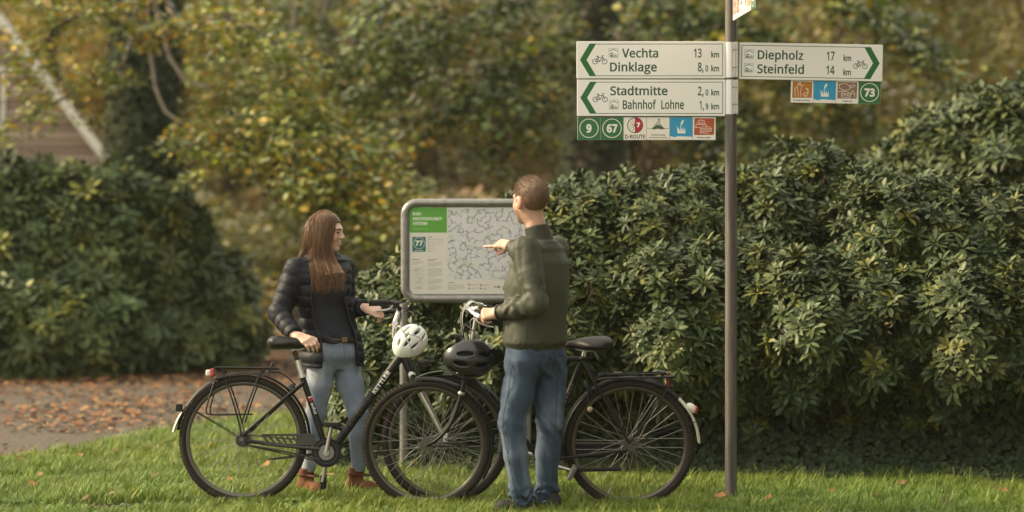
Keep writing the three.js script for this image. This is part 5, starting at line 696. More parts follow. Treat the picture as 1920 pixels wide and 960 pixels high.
  const lamp = mesh('headlamp', merge([new THREE.CylinderGeometry(0.026, 0.018, 0.05, 18).rotateZ(1.571).translate(...B(863, 632, 0).toArray()), rod(B(868, 636), B(879, 650), 0.006)]), BM.matt, g); mesh('lamp_glass', new THREE.CircleGeometry(0.024, 18).rotateY(-1.571).translate(...B(854.5, 632).toArray()), BM.clear, lamp);
  // rack, guards, lamps
  mesh('rack', merge([...[-1, 1].flatMap((s) => [tube([B(1110, 716, s * 0.02), B(1125, 706, s * 0.05), B(1160, 703, s * 0.064), B(1235, 702, s * 0.064), B(1258, 702, s * 0.05)], 0.0058, 24, 7), tube([B(1250, 703, s * 0.056), B(1252, 718, s * 0.064), B(1222, 762, s * 0.068), B(1180, 824, s * 0.068)], 0.0052, 20, 6), rod(B(1130, 699, s * 0.03), B(1245, 697, s * 0.03), 0.004, 0.004, 6)]), tube([B(1258, 702, -0.05), B(1263, 704, 0), B(1258, 702, 0.05)], 0.0058, 8, 7), rod(B(1160, 703, -0.064), B(1160, 703, 0.064), 0.005), rod(B(1205, 702, -0.064), B(1205, 702, 0.064), 0.005), tube([B(1252, 702, 0.05), B(1262, 710, 0.055), B(1262, 724, 0.05), B(1253, 730, 0.04)], 0.005, 10, 6), tube([B(1130, 699, 0.03), B(1122, 700, 0), B(1130, 699, -0.03)], 0.004, 8, 6), box(0.05, 0.014, 0.05, ...B(1158, 698, 0).toArray(), 0.004), box(0.04, 0.014, 0.06, ...B(1240, 696, 0).toArray(), 0.004)]), BM.black, g);
  mesh('tail_reflector', box(0.022, 0.055, 0.075, ...B(1252, 712, 0).toArray(), 0.008), BM.red, g);
  mesh('mudguard', guard(rh, 0.378, 0.056, 196 * deg, 44 * deg, 60, 0.015), BM.guard, g); const wt = mesh('mudguard_tip', guard(rh, 0.379, 0.057, 43.5 * deg, 1 * deg, 20, 0.015, 0.012), BM.white, g); wt.userData.label = 'white end of the rear mudguard';
  const tl = mesh('tail_lamp', new THREE.SphereGeometry(0.033, 18, 12).scale(1.05, 0.72, 0.9).rotateZ(-0.7).translate(...B(1295, 763, 0).toArray()), BM.clear, g); mesh('lamp_lens', new THREE.SphereGeometry(0.022, 14, 10).scale(0.7, 1, 1).translate(...B(1303, 766, 0).toArray()), BM.red, tl);
  each('mudguard_stay', ([...[-1, 1].map((s) => tube([rh.clone().setZ(s * 0.066), B(1240, 805, s * 0.05), B(1300, 788, s * 0.034), B(1316, 785, s * 0.022)], 0.0026, 14, 5)), tube([B(1316, 785, 0.022), B(1319, 784, 0), B(1316, 785, -0.022)], 0.0026, 6, 5), ...[-1, 1].map((s) => rod(fh.clone().setZ(s * 0.056), V(fh.x + Math.cos(-3 * deg) * 0.37, fh.y - 0.018, s * 0.026), 0.0026, 0.0026, 5))]), BM.black, g);
  mesh('mudguard', guard(fh, 0.374, 0.052, -32 * deg, 100 * deg, 46), BM.guard, g);
  mesh('chain_case', box(0.50, 0.085, 0.02, ...B(1098, 846, -0.05).toArray(), 0.03).translate(0, 0, 0), BM.matt, g);
  mesh('crank_arm', merge([rod(bb.clone().setZ(0.065), B(1070, 876, 0.072), 0.0115, 0.009, 10), rod(bb.clone().setZ(0.03), bb.clone().setZ(0.075), 0.014, 0.014, 14)]), BM.silver, g); mesh('crank_arm', rod(bb.clone().setZ(-0.072), B(960, 846, -0.074), 0.0115, 0.009, 10), BM.silver, g);
  mesh('pedal', merge([box(0.08, 0.025, 0.02, 0, 0, -0.032, 0.006), box(0.08, 0.025, 0.02, 0, 0, 0.032, 0.006), box(0.016, 0.02, 0.07, 0, 0, 0, 0.004)]).rotateZ(1.1).translate(...B(1071, 877, 0.12).toArray()), mat([0.16, 0.15, 0.14], 0.5), g);
  mesh('kickstand', rod(B(1062, 878, 0.045), B(1163, 874, 0.06), 0.010, 0.012), BM.matt, g);
  const ch = mesh('key_fob', new THREE.SphereGeometry(0.0155, 14, 10).translate(...B(1105, 762, 0.06).toArray()), BM.wood, g); mesh('fob_chain', tube([B(1101, 729, 0.05), B(1102, 745, 0.06), B(1105, 757, 0.06)], 0.0022, 8, 4), BM.dark, ch);
  mesh('ring_lock', new THREE.TorusGeometry(0.045, 0.009, 8, 20, 4.4).rotateZ(-0.6).rotateY(1.571).rotateZ(0.5).translate(...B(1104, 728, 0).toArray()), BM.matt, g);
}

// ---------- people ----------
const skinM = mat([1, 1, 1], 0.5, { vertexColors: true, sheen: 0.2, sheenColor: rgb(0.5, 0.3, 0.25) });
const clothM = (rough, o = {}) => mat([1, 1, 1], rough, { vertexColors: true, ...o });
const frame = (f) => { const F = f.clone().normalize(), S = V(-F.z, 0, F.x).normalize(), U = S.clone().cross(F).normalize(); return { F, S, U }; }; // S: the person's right
const chainCap = (x, y, z, pts, k = 0.03) => { let d = 9; for (let i = 0; i < pts.length - 1; i++) d = smin(d, cap(x, y, z, pts[i][0], pts[i + 1][0], pts[i][1], pts[i + 1][1]), k); return d; };
const bounds = (pts, m) => { const lo = [9, 9, 9], hi = [-9, -9, -9]; for (const p of pts) [p.x, p.y, p.z].forEach((v, i) => { lo[i] = Math.min(lo[i], v - m); hi[i] = Math.max(hi[i], v + m); }); return [lo, hi]; };
// a hand: palm, four fingers and a thumb; curl holds three bends for each finger (index first)
function handGeo({ W, u, n, right, curl, spread = 0.08, thumb = [0.7, 0.65, -0.25], s = 1 }, skin) {
  const U = u.clone().normalize(), N = n.clone().addScaledVector(U, -n.dot(U)).normalize(), T = right ? N.clone().cross(U) : U.clone().cross(N), prims = [], pts = [W];
  const at = (a, b, c) => W.clone().addScaledVector(U, a * s).addScaledVector(T, b * s).addScaledVector(N, c * s);
  const wr = at(-0.045, 0, 0); prims.push([wr, at(0.015, 0, 0), 0.026 * s, 0.026 * s, 0.02]);
  const off = [0.030, 0.0105, -0.009, -0.027], base = [0.088, 0.092, 0.088, 0.080], len = [[0.040, 0.025, 0.020], [0.045, 0.028, 0.021], [0.041, 0.027, 0.020], [0.032, 0.021, 0.018]];
  off.forEach((o, i) => {
    const K = at(base[i], o, 0.002); prims.push([at(0.012, o * 0.55, 0), K, 0.0155 * s, 0.0118 * s, 0.016]);
    let a = 0, p = K; const sp = (1.5 - i) * spread, Ud = U.clone().addScaledVector(T, sp).normalize();
    len[i].forEach((l, j) => { a += curl[i][j]; const d = Ud.clone().multiplyScalar(Math.cos(a)).addScaledVector(N, -Math.sin(a)), e = p.clone().addScaledVector(d, l * s); prims.push([p, e, (0.0102 - 0.0012 * j) * s, (0.0092 - 0.0012 * j) * s, 0.006, i]); p = e; pts.push(e); });
  });
  const t0 = at(0.022, 0.022, -0.006), td = U.clone().multiplyScalar(thumb[0]).addScaledVector(T, thumb[1]).addScaledVector(N, thumb[2]).normalize(), t1 = t0.clone().addScaledVector(td, 0.036 * s), td2 = td.clone().addScaledVector(U, 0.5).normalize(), t2 = t1.clone().addScaledVector(td2, 0.030 * s), t3 = t2.clone().addScaledVector(td2.clone().addScaledVector(U, 0.25).normalize(), 0.024 * s);
  prims.push([t0, t1, 0.0155 * s, 0.0125 * s, 0.016], [t1, t2, 0.0118 * s, 0.0108 * s, 0.006], [t2, t3, 0.0106 * s, 0.0085 * s, 0.006]); pts.push(t1, t2, t3, wr, at(0.05, 0.03, 0), at(0.05, -0.03, 0));
  const f = (x, y, z) => { let d = 9; for (const q of prims) d = smin(d, cap(x, y, z, q[0], q[1], q[2], q[3]), q[4]); return d; };
  const [lo, hi] = bounds(pts, 0.03), g = sdfMesh(f, lo, hi, 0.003 * Math.max(1, s)); return paint(g, (x, y, z) => { const k = 0.92 + 0.16 * fbm(x * 60, y * 60, z * 60, 2); return [skin[0] * k, skin[1] * k, skin[2] * k]; });
}
const fist = [[1.1, 1.2, 0.8], [1.15, 1.2, 0.8], [1.2, 1.2, 0.8], [1.25, 1.2, 0.8]];
// a head with its neck; (f, u, s) are forward, up and to the person's right
function headField(C, fr, o) {
  const nose = o.nose ?? 1;
  return (x, y, z) => {
    const dx = x - C.x, dy = y - C.y, dz = z - C.z, f = dx * fr.F.x + dy * fr.F.y + dz * fr.F.z, u = dx * fr.U.x + dy * fr.U.y + dz * fr.U.z, s = dx * fr.S.x + dy * fr.S.y + dz * fr.S.z, a = Math.abs(s), k = o.size;
    const F = f / k, U = u / k, A = a / k, e = (c, p, q, r) => ell(F, U, A, c, p, q, r);
    let d = e(V(-0.012, 0.036, 0), 0.094, 0.088, 0.074); d = smin(d, e(V(0.028, -0.028, 0), 0.060, 0.080, 0.056 * o.jaw), 0.04);
    d = smin(d, e(V(0.062, -0.088, 0), 0.022, 0.018, 0.024 * o.jaw), 0.025); d = smin(d, e(V(0.076, 0.032, 0), 0.016, 0.012, 0.046), 0.02); d = smin(d, e(V(0.056, -0.018, 0.034), 0.026, 0.022, 0.022), 0.02);
    d = smax(d, -e(V(0.098, 0.012, 0.030), 0.016, 0.010, 0.016), 0.012); d = smin(d, e(V(0.080, 0.011, 0.030), 0.0105, 0.0085, 0.0125), 0.003);
    d = smin(d, cap(F, U, A, V(0.086, 0.018, 0), V(0.107, -0.016, 0), 0.007, 0.0098 * nose), 0.012); d = smin(d, e(V(0.094, -0.019, 0.010), 0.012, 0.007, 0.007), 0.008);
    d = smin(d, e(V(0.0885, -0.046, 0), 0.0085, 0.0055, 0.021), 0.007); d = smin(d, e(V(0.086, -0.060, 0), 0.009, 0.0062, 0.018), 0.007); d = smax(d, -e(V(0.098, -0.0525, 0), 0.008, 0.0016, 0.019), 0.003);
    d = smin(d, Math.max(e(V(-0.006, 0.0, 0.078), 0.026, 0.034, 0.012), -e(V(0.002, 0.002, 0.089), 0.014, 0.02, 0.008)), 0.008);
    let w = d * k; w = smin(w, cap(x, y, z, o.neck[0], o.neck[1], o.neckR[0], o.neckR[1]), 0.03); return w;
  };
}
const localOf = (C, fr, k) => (x, y, z) => { const d = V(x - C.x, y - C.y, z - C.z); return [d.dot(fr.F) / k, d.dot(fr.U) / k, d.dot(fr.S) / k]; };
const fade = (c, d, t) => [lerp(c[0], d[0], t), lerp(c[1], d[1], t), lerp(c[2], d[2], t)];
// denim: woven cloth with worn, paler ridges
const denim = (base, pale, seed) => (x, y, z) => { const k = 0.86 + 0.28 * fbm(x * 30 + seed, y * 30, z * 30, 3), w = smooth(0.48, 0.72, fbm(x * 9 + seed, y * 4, z * 9, 3)), fine = 0.92 + 0.16 * vn(x * 420, y * 420, z * 420); const c = fade(base, pale, w * 0.75); return [c[0] * k * fine, c[1] * k * fine, c[2] * k * fine]; };
function shoe(A, dir, L, Wd, H, mats, parent, o = {}) { // A: under the ankle on the ground; dir: where the toe points
  const D = dir.clone().setY(0).normalize(), S = V(-D.z, 0, D.x), loc = (x, y, z) => [(x - A.x) * D.x + (z - A.z) * D.z, y - A.y, (x - A.x) * S.x + (z - A.z) * S.z];
  const f = (x, y, z) => { const [a, u, s] = loc(x, y, z); let d = cap(a, u * 1.0, s, V(-0.045, 0.045, 0), V(L - 0.10, 0.036, 0), Wd * 0.92, Wd * 0.98) ; d = smin(d, ell(a, u, s, V(L - 0.10, 0.03, 0), 0.06, 0.042, Wd * 0.95), 0.03); d = smin(d, cap(a, u, s, V(-0.03, 0.05, 0), V(-0.012, H, 0), Wd * 1.0, o.shaft ?? 0.05), 0.04); d += 0.004 * (fbm(x * 26, y * 40, z * 26, 2) - 0.5); return smax(smax(d, -(u - 0.014), 0.004), u - H, 0.008); };
  const pts = [A.clone().addScaledVector(D, -0.1), A.clone().addScaledVector(D, L), A.clone().add(V(0, H, 0))], [lo, hi] = bounds(pts, 0.07), up = mesh(o.name ?? 'shoe', paint(sdfMesh(f, lo, hi, 0.005), o.tint), mats[0], parent);
  const sole = (x, y, z) => { const [a, u, s] = loc(x, y, z); const d = Math.min(cap(a, 0, s, V(-0.045, 0, 0), V(L - 0.095, 0, 0), Wd * 0.98, Wd * 1.02), Math.hypot((a - (L - 0.10)) / 1.25, s) - Wd * 1.0); return smax(smax(d, u - (o.sole ?? 0.02), 0.004), -u, 0.004); };
  mesh('sole', sdfMesh(sole, lo, hi, 0.005), mats[1], up); return [up, f, loc];
}

{ // the woman
  const ZW = -0.48, W = (px, py, dz = 0) => P(px, py, ZW + dz), g = thing('person', 'person with long brown hair in a black quilted jacket and light jeans', 'person');
  const skin = [0.58, 0.37, 0.28], C = W(613, 438, 0), hf = frame(V(0.955, -0.06, 0.29)), tf = frame(V(0.56, 0, 0.83)), sx = -tf.S.x, sz = -tf.S.z; // (sx, sz): towards her left
  const neck = [W(606, 462), W(599, 498, -0.02)];
  const head = headField(C, hf, { size: 0.97, jaw: 0.94, neck, neckR: [0.046, 0.052], nose: 0.9 }), L = localOf(C, hf, 0.97);
  const hb = bounds([C, neck[1]], 0.125), headG = paint(sdfMesh(head, hb[0], hb[1], 0.0034), (x, y, z) => {
    const [f, u, s] = L(x, y, z), a = Math.abs(s); let c = skin.slice(); const k = 0.95 + 0.1 * fbm(x * 40, y * 40, z * 40, 2);
    if (f > 0.07 && Math.abs(u + 0.053) < 0.011 && a < 0.023) c = Math.abs(u + 0.0525) < 0.0035 && a < 0.018 ? [0.7, 0.66, 0.6] : [0.44, 0.18, 0.15];
    if (f > 0.05 && Math.hypot((u - 0.0115) / 0.006, (a - 0.031) / 0.0135) < 1) c = [0.06, 0.04, 0.035]; if (f > 0.05 && Math.abs(u - 0.0305 + (a - 0.03) * (a - 0.03) * 6) < 0.0042 && Math.abs(a - 0.032) < 0.019) c = [0.12, 0.06, 0.035];
    c = fade(c, [0.50, 0.21, 0.16], 0.35 * Math.exp(-(((u + 0.02) / 0.018) ** 2) - ((a - 0.042) / 0.018) ** 2) * (f > 0.04 ? 1 : 0)); return [c[0] * k, c[1] * k, c[2] * k];
  });
  // joints
  const rS = W(556, 506, 0.10), rE = W(523, 588, 0.16), rW = P(553, 628, -0.17), lS = W(641, 503, -0.09), lE = W(648, 578, -0.12), lW = P(683, 577, -0.43);
  const rH = W(606, 668, 0.05), rK = P(592, 775, -0.41), rA = P(578, 884, -0.43), lH = W(643, 668, -0.05), lK = P(671, 775, -0.45), lA = P(672, 884, -0.46);
  const torso = [[0.72, 0, 0, 0.10, 0.08], [0.80, 0, 0, 0.155, 0.115], [0.88, 0, 0, 0.145, 0.105], [1.0, 0, 0, 0.122, 0.092], [1.16, 0, 0, 0.145, 0.118], [1.26, 0, 0, 0.155, 0.105], [1.34, 0, 0, 0.12, 0.075], [1.37, 0, 0, 0.06, 0.05]].map(([y, , , w, d]) => { const px = lerp(626, 600, smooth(0.82, 1.2, y)), p = W(px, 0); return [y, p.x, p.z, w, d]; });
  const grow = (st, a, b = a) => st.map(([y, x, z, w, d]) => [y, x, z, w + a, d + b]);
  // the body under the clothes
  const thin = grow(torso, -0.018), bodyF = (x, y, z) => { let d = loft(x, y, z, thin, sx, sz); d = smin(d, chainCap(x, y, z, [[rS, 0.045], [rE, 0.034], [rW, 0.024]]), 0.03); d = smin(d, chainCap(x, y, z, [[lS, 0.045], [lE, 0.034], [lW, 0.024]]), 0.03); d = smin(d, chainCap(x, y, z, [[rH, 0.07], [rK, 0.043], [rA, 0.03]]), 0.03); d = smin(d, chainCap(x, y, z, [[lH, 0.07], [lK, 0.043], [lA, 0.03]]), 0.03); return smin(d, cap(x, y, z, neck[0], W(600, 515), 0.04, 0.045), 0.03); };
  const bb = bounds([rS, rE, rW, lS, lE, lW, rH, rK, rA, lH, lK, lA, neck[0]], 0.11), bodyG = paint(sdfMesh(bodyF, bb[0], bb[1], 0.013), () => skin);
  const rHand = handGeo({ W: P(556, 630, -0.15), u: V(0.60, -0.22, 0.40), n: V(0.05, 0.72, 0.62), right: true, curl: [[0.35, 0.75, 0.4], [0.4, 0.8, 0.4], [0.42, 0.8, 0.4], [0.45, 0.8, 0.4]], thumb: [0.75, 0.6, -0.3], s: 0.94 }, skin);
  const lHand = handGeo({ W: P(686, 577, -0.425), u: V(0.80, -0.16, 0.30), n: V(0.15, 0.80, 0.50), right: false, curl: [[0.85, 1.0, 0.6], [0.9, 1.1, 0.6], [0.95, 1.1, 0.6], [1.0, 1.1, 0.6]], thumb: [0.9, 0.3, -0.15], s: 0.92 }, skin);
  const body = mesh('body', merge([headG, bodyG, rHand, lHand], true), skinM, g);
  // navy top
  const topSt = grow(torso.filter((s) => s[0] > 0.85), 0.012).map((s, i) => (i === 0 ? [0.872, s[1], s[2], s[3] + 0.006, s[4] + 0.008] : i === 1 ? [s[0], s[1], s[2], s[3] + 0.012, s[4] + 0.014] : s));
  const topF = (x, y, z) => { let d = loft(x, y, z, topSt, sx, sz) + 0.011 * (fbm(x * 8 + 3, y * 5, z * 8, 3) - 0.5) + 0.004 * Math.sin(y * 90 + x * 60) * smooth(0.97, 0.9, y); const ch = tf.F.clone().multiplyScalar(0.085); d = smin(d, ell(x, y, z, V(topSt[3][1] + ch.x, 1.165, topSt[3][2] + ch.z), 0.11, 0.07, 0.07), 0.05); return smax(d, -cap(x, y, z, V(neck[1].x + tf.F.x * 0.07, 1.375, neck[1].z + tf.F.z * 0.07), neck[1].clone().setY(1.45), 0.075, 0.08), 0.01); };
  const tb = bounds([V(topSt[0][1], 0.86, ZW), V(topSt[5][1], 1.4, ZW)], 0.21); mesh('top', paint(sdfMesh(topF, tb[0], tb[1], 0.007), (x, y, z) => { const k = 0.8 + 0.4 * fbm(x * 90, y * 90, z * 90, 2); return [0.013 * k, 0.015 * k, 0.026 * k]; }), clothM(0.85), g);
  // quilted jacket, open in front
  const jk = grow(torso.filter((s) => s[0] > 0.79), 0.034, 0.038); jk.unshift([0.745, jk[0][1], jk[0][2], jk[0][3] - 0.005, jk[0][4] - 0.004]); jk[jk.length - 1][3] += 0.02; jk.push([1.405, jk[jk.length - 1][1], jk[jk.length - 1][2], 0.07, 0.07]);
  const quilt = (t, p) => Math.pow(Math.abs(Math.sin(Math.PI * t / p)), 0.55);
  const along = (x, y, z, a, b) => { const d = b.clone().sub(a), l = d.length(); return ((x - a.x) * d.x + (y - a.y) * d.y + (z - a.z) * d.z) / l; };
  const jacketF = (x, y, z) => {
    const cx = lerp(W(626, 0).x, W(600, 0).x, smooth(0.82, 1.2, y)), a = (x - cx) * sx + (z - ZW) * sz, b = (x - cx) * tf.F.x + (z - ZW) * tf.F.z;
    let d = loft(x, y, z, jk, sx, sz) - 0.0095 * quilt(y + 0.02 * fbm(x * 4, z * 4), 0.064) + 0.014 * (fbm(x * 9, y * 16, z * 9, 3) - 0.5) + 0.005 * (fbm(x * 45, y * 22, z * 45, 2) - 0.5);
    d = smax(d, -(loft(x, y, z, grow(jk, -0.03, -0.028).map((s, i) => (i === 0 ? [0.70, ...s.slice(1)] : s)), sx, sz)), 0.006);
    const gap = lerp(0.105, 0.066, smooth(1.05, 1.36, y)), open = Math.max(Math.abs(a + 0.03 - 0.0) - gap, -(b - 0.0)); d = smax(d, -open, 0.01); d = smax(d, a - 0.142 - 0.03 * smooth(1.1, 1.3, y), 0.02);
    d = smax(d, -cap(x, y, z, neck[0], neck[1].clone().setY(1.30), 0.062, 0.07), 0.012);
    const s1 = cap(x, y, z, rS, rE, 0.067, 0.053), s2 = cap(x, y, z, rE, rW, 0.053, 0.040), t1 = along(x, y, z, rS, rE), t2 = along(x, y, z, rE, rW);
    const r = smin(s1 - 0.0085 * quilt(t1 + 0.01, 0.06), s2 - 0.008 * quilt(t2, 0.056), 0.02), l1 = cap(x, y, z, lS, lE, 0.072, 0.056) - 0.006 * quilt(along(x, y, z, lS, lE), 0.06), l2 = cap(x, y, z, lE, lW, 0.056, 0.042) - 0.006 * quilt(along(x, y, z, lE, lW), 0.056);
    const cutR = smax(r, along(x, y, z, rE, rW) - rE.distanceTo(rW) - 0.002, 0.006), cutL = smax(smin(l1, l2, 0.02), along(x, y, z, lE, lW) - lE.distanceTo(lW) - 0.002, 0.006);
    d = smin(d, cutR + 0.014 * (fbm(x * 16, y * 16, z * 16, 3) - 0.5), 0.018); return smin(d, cutL + 0.008 * (fbm(x * 16, y * 16, z * 16, 2) - 0.5), 0.018);
  };
  const jb = bounds([rS, rE, rW, lS, lE, lW, V(jk[0][1], 0.76, ZW), V(jk[3][1], 1.4, ZW)], 0.13); jb[0][0] -= 0.05; jb[1][0] += 0.06; jb[0][2] -= 0.06; jb[1][2] += 0.06;
  const jacket = mesh('jacket', paint(sdfMesh(jacketF, jb[0], jb[1], 0.0062), (x, y, z) => { const k = 0.85 + 0.3 * fbm(x * 60, y * 60, z * 60, 2); return [0.0095 * k, 0.0105 * k, 0.016 * k]; }), clothM(0.58, { specularIntensity: 0.5 }), g);
  { const edge = (s) => [0.76, 0.9, 1.0, 1.1, 1.2, 1.3].map((y) => { const cx = lerp(W(626, 0).x, W(600, 0).x, smooth(0.82, 1.2, y)), gap = lerp(0.105, 0.066, smooth(1.05, 1.36, y)), a = -0.03 + s * (gap + 0.006); return onto(jacketF, V(cx + a * sx + tf.F.x * 0.14, y, ZW + a * sz + tf.F.z * 0.14), 0.0); }); for (const s of [-1, 1]) mesh('zip', tube(edge(s), 0.0045, 40, 6), mat([0.02, 0.02, 0.022], 0.5), jacket); }
  // jeans
  const pel = torso.filter((s) => s[0] < 0.93).map(([y, x, z, w, d]) => [y, x, z, w + 0.004, d + 0.006]); pel[pel.length - 1][0] = 0.905;
  const wr = (x, y, z) => 0.010 * (fbm(x * 12 + 2, y * 26 + 40 * x, z * 12, 3) - 0.5) * (0.35 + Math.exp(-(((y - 0.73) / 0.05) ** 2)) + Math.exp(-(((y - 0.45) / 0.07) ** 2)) + Math.exp(-(((y - 0.16) / 0.05) ** 2)));
  const jeanF = (x, y, z) => { const a = chainCap(x, y, z, [[rH, 0.090], [rH.clone().lerp(rK, 0.5), 0.075], [rK, 0.056], [rK.clone().lerp(rA, 0.35), 0.055], [rA, 0.038]], 0.02), b = chainCap(x, y, z, [[lH, 0.090], [lH.clone().lerp(lK, 0.5), 0.075], [lK, 0.056], [lK.clone().lerp(lA, 0.35), 0.055], [lA, 0.038]], 0.02); let d = smin(a, b, 0.012); d = smin(d, loft(x, y, z, pel, sx, sz), 0.03); return smax(smax(d + wr(x, y, z), y - 0.905, 0.006), 0.128 - y, 0.006); };
  const jb2 = bounds([rH, rK, rA, lH, lK, lA, V(pel[0][1], 0.9, ZW)], 0.13); const jeans = mesh('jeans', paint(sdfMesh(jeanF, jb2[0], jb2[1], 0.0062), denim([0.17, 0.205, 0.275], [0.38, 0.41, 0.47], 3)), clothM(0.9), g);
  const seam = (list, r, m) => mesh('seam', tube(list.map((p) => onto(jeanF, p, 0.0005)), r, 40, 5), m, jeans), seamM = mat([0.11, 0.16, 0.22], 0.9);
  const fwd = (p, a, b) => p.clone().addScaledVector(tf.F, a).addScaledVector(tf.S, -b);
  const mid = V(pel[1][1], 0, pel[1][2]); seam([0.89, 0.85, 0.80, 0.755].map((y) => fwd(mid.clone().setY(y), 0.13, 0.0)), 0.0022, seamM); seam([fwd(lH, 0.03, 0.1), fwd(lH.clone().lerp(lK, 0.5), 0.03, 0.09), fwd(lK, 0.03, 0.07), fwd(lA, 0.02, 0.06)], 0.002, seamM); seam([fwd(rH, 0.1, -0.05), fwd(mid.clone().setY(0.87), 0.11, -0.1), fwd(mid.clone().setY(0.9), 0.09, -0.11)], 0.002, seamM); seam([fwd(mid.clone().setY(0.9), 0.11, 0.09), fwd(mid.clone().setY(0.86), 0.1, 0.11), fwd(mid.clone().setY(0.85), 0.06, 0.14)], 0.002, seamM);
  const belt = mesh('belt', (() => { const pts = []; for (let i = 0; i < 40; i++) { const a = i / 40 * 6.2832; pts.push(V(pel[2][1] + Math.cos(a) * 0.2, 0.893, pel[2][2] + Math.sin(a) * 0.2)); } return tube(pts.map((p) => onto(jeanF, p, 0.001).setY(0.892)), 0.011, 80, 6, true); })(), mat([0.10, 0.045, 0.022], 0.5), g);
  mesh('buckle', box(0.036, 0.028, 0.006, 0, 0, 0, 0.004).rotateY(Math.atan2(tf.F.x, tf.F.z)).translate(...onto(jeanF, fwd(mid.clone().setY(0.892), 0.15, 0.0), 0.014).toArray()), mat([0.35, 0.27, 0.15], 0.35, { metalness: 0.8 }), belt);
  // ankle boots
  const suede = clothM(0.95), sol = mat([0.06, 0.035, 0.022], 0.8), tint = (x, y, z) => { const k = 0.75 + 0.5 * fbm(x * 30, y * 30, z * 30, 3); return [0.155 * k, 0.055 * k, 0.025 * k]; };
  for (const [A, dir] of [[rA, V(0.62, 0, 0.78)], [lA, V(0.80, 0, 0.60)]]) { const [b, f] = shoe(V(A.x, 0.0, A.z), dir, 0.182, 0.037, 0.152, [suede, sol], g, { name: 'ankle_boot', shaft: 0.047, tint, sole: 0.018 }); mesh('strap', tube(Array.from({ length: 20 }, (_, i) => { const a = i / 20 * 6.2832; return onto(f, V(A.x + Math.cos(a) * 0.1, 0.115, A.z + Math.sin(a) * 0.1), 0.001).setY(0.112); }), 0.006, 40, 5, true), mat([0.09, 0.03, 0.015], 0.9), b); }
  // long hair: a soft mass and many locks
  const hz = C.z, hp = (px, py, dz) => P(px, py, hz + dz), mass = [[hp(598, 424, 0.025), 0.070], [hp(594, 452, 0.035), 0.068], [hp(592, 480, 0.055), 0.058], [hp(602, 503, 0.095), 0.036]], back = [[hp(594, 440, -0.03), 0.07], [hp(582, 475, 0.0), 0.055], [hp(566, 498, 0.05), 0.03]];
  const hairF = (x, y, z) => { const [f, u, s] = L(x, y, z); let d = ell(f, u, s, V(-0.016, 0.038, 0), 0.102, 0.097, 0.083) * 0.97; d = smax(d, -(ell(f, u, Math.abs(s) * 0.9, V(0.098, -0.02, 0), 0.070, 0.088, 0.072) * 0.97), 0.02); let m = smin(chainCap(x, y, z, mass, 0.03), chainCap(x, y, z, back, 0.03), 0.03); m = smax(m, -(head(x, y, z) - 0.003) - 0.004 * 0 - (f > 0.03 && u > -0.12 ? 0 : -0.2), 0.012); d = smin(d, m, 0.02); return d + 0.006 * (fbm(x * 70, y * 9, z * 70, 2) - 0.5); };
  const hbd = bounds([C, mass[3][0], back[2][0]], 0.12), tone = (x, y, z) => { const k = 0.55 + 0.9 * fbm(x * 110, y * 7, z * 110, 3); return [0.11 * k, 0.054 * k, 0.023 * k]; };
  const hair = mesh('hair', paint(sdfMesh(hairF, hbd[0], hbd[1], 0.005), tone), mat([1, 1, 1], 0.42, { vertexColors: true, sheen: 0.1, sheenColor: rgb(0.5, 0.3, 0.15) }), g);
  const q = rng(21), locks = []; for (let i = 0; i < 900; i++) {
    const v = q(), w = q(), out = 0.010 * q(), dome = Math.sqrt(Math.max(0, 1 - (1.7 * v - 0.85) ** 2)), pts = [];
    const x0 = lerp(588, 624, v); pts.push(hp(lerp(x0, 610, 0.5), 394 + ((lerp(x0, 610, 0.4) - 610) / 22) ** 2 * 4, -0.02 + 0.05 * w), hp(lerp(580, 629, v), 404 + 14 * (v - 0.6) ** 2 + 5 * w, 0.056 * dome + 0.014 + out), hp(lerp(571, 628, v) - 2 * w, 432, 0.082 * dome + 0.022 + out), hp(lerp(568, 622, v), 458, 0.082 * dome + 0.03 + out));
    if (v < 0.34) { const k = v / 0.34; pts.push(hp(lerp(560, 586, k), 480, 0.08 + out), hp(lerp(543, 582, k) + 10 * (q() - 0.5), 500 + 14 * q(), 0.11 + 0.03 * q())); }
    else { const k = (v - 0.34) / 0.66; pts.push(hp(lerp(580, 628, k) + 5 * (q() - 0.5), 484, 0.115 * Math.sqrt(1 - 0.5 * k * k) + out), hp(lerp(583, 640, k) + 7 * (q() - 0.5), 508, 0.148 + 1.6 * out + 0.012 * q()), hp(lerp(590, 648, k) + 14 * (q() - 0.5), 516 + 42 * q() - 10 * k, 0.165 + 0.03 * q())); }
    const c = 0.45 + 0.9 * q(), gold = q() < 0.3 ? 1.6 : 1, th = i % 9 === 0 ? 0.0008 : 0.0014 + 0.003 * q() * q(); if (i % 9 === 0) pts.forEach((p, j) => j > 0 && p.add(V((q() - 0.5) * 0.035, 0.004 * q(), 0.012 * q()))); locks.push(paint(taper(pts, (t) => th * (0.5 + 0.5 * smooth(0, 0.15, t)) * (1 - 0.8 * t * t * t), 18, 4), () => [0.135 * c * gold, 0.066 * c * gold, 0.028 * c * gold]));
  }
  const lk = mesh('hair_locks', merge(locks, true), mat([1, 1, 1], 0.4, { vertexColors: true, sheen: 0.1, sheenColor: rgb(0.5, 0.3, 0.15) }), hair); lk.userData.kind = 'stuff'; void body;
}

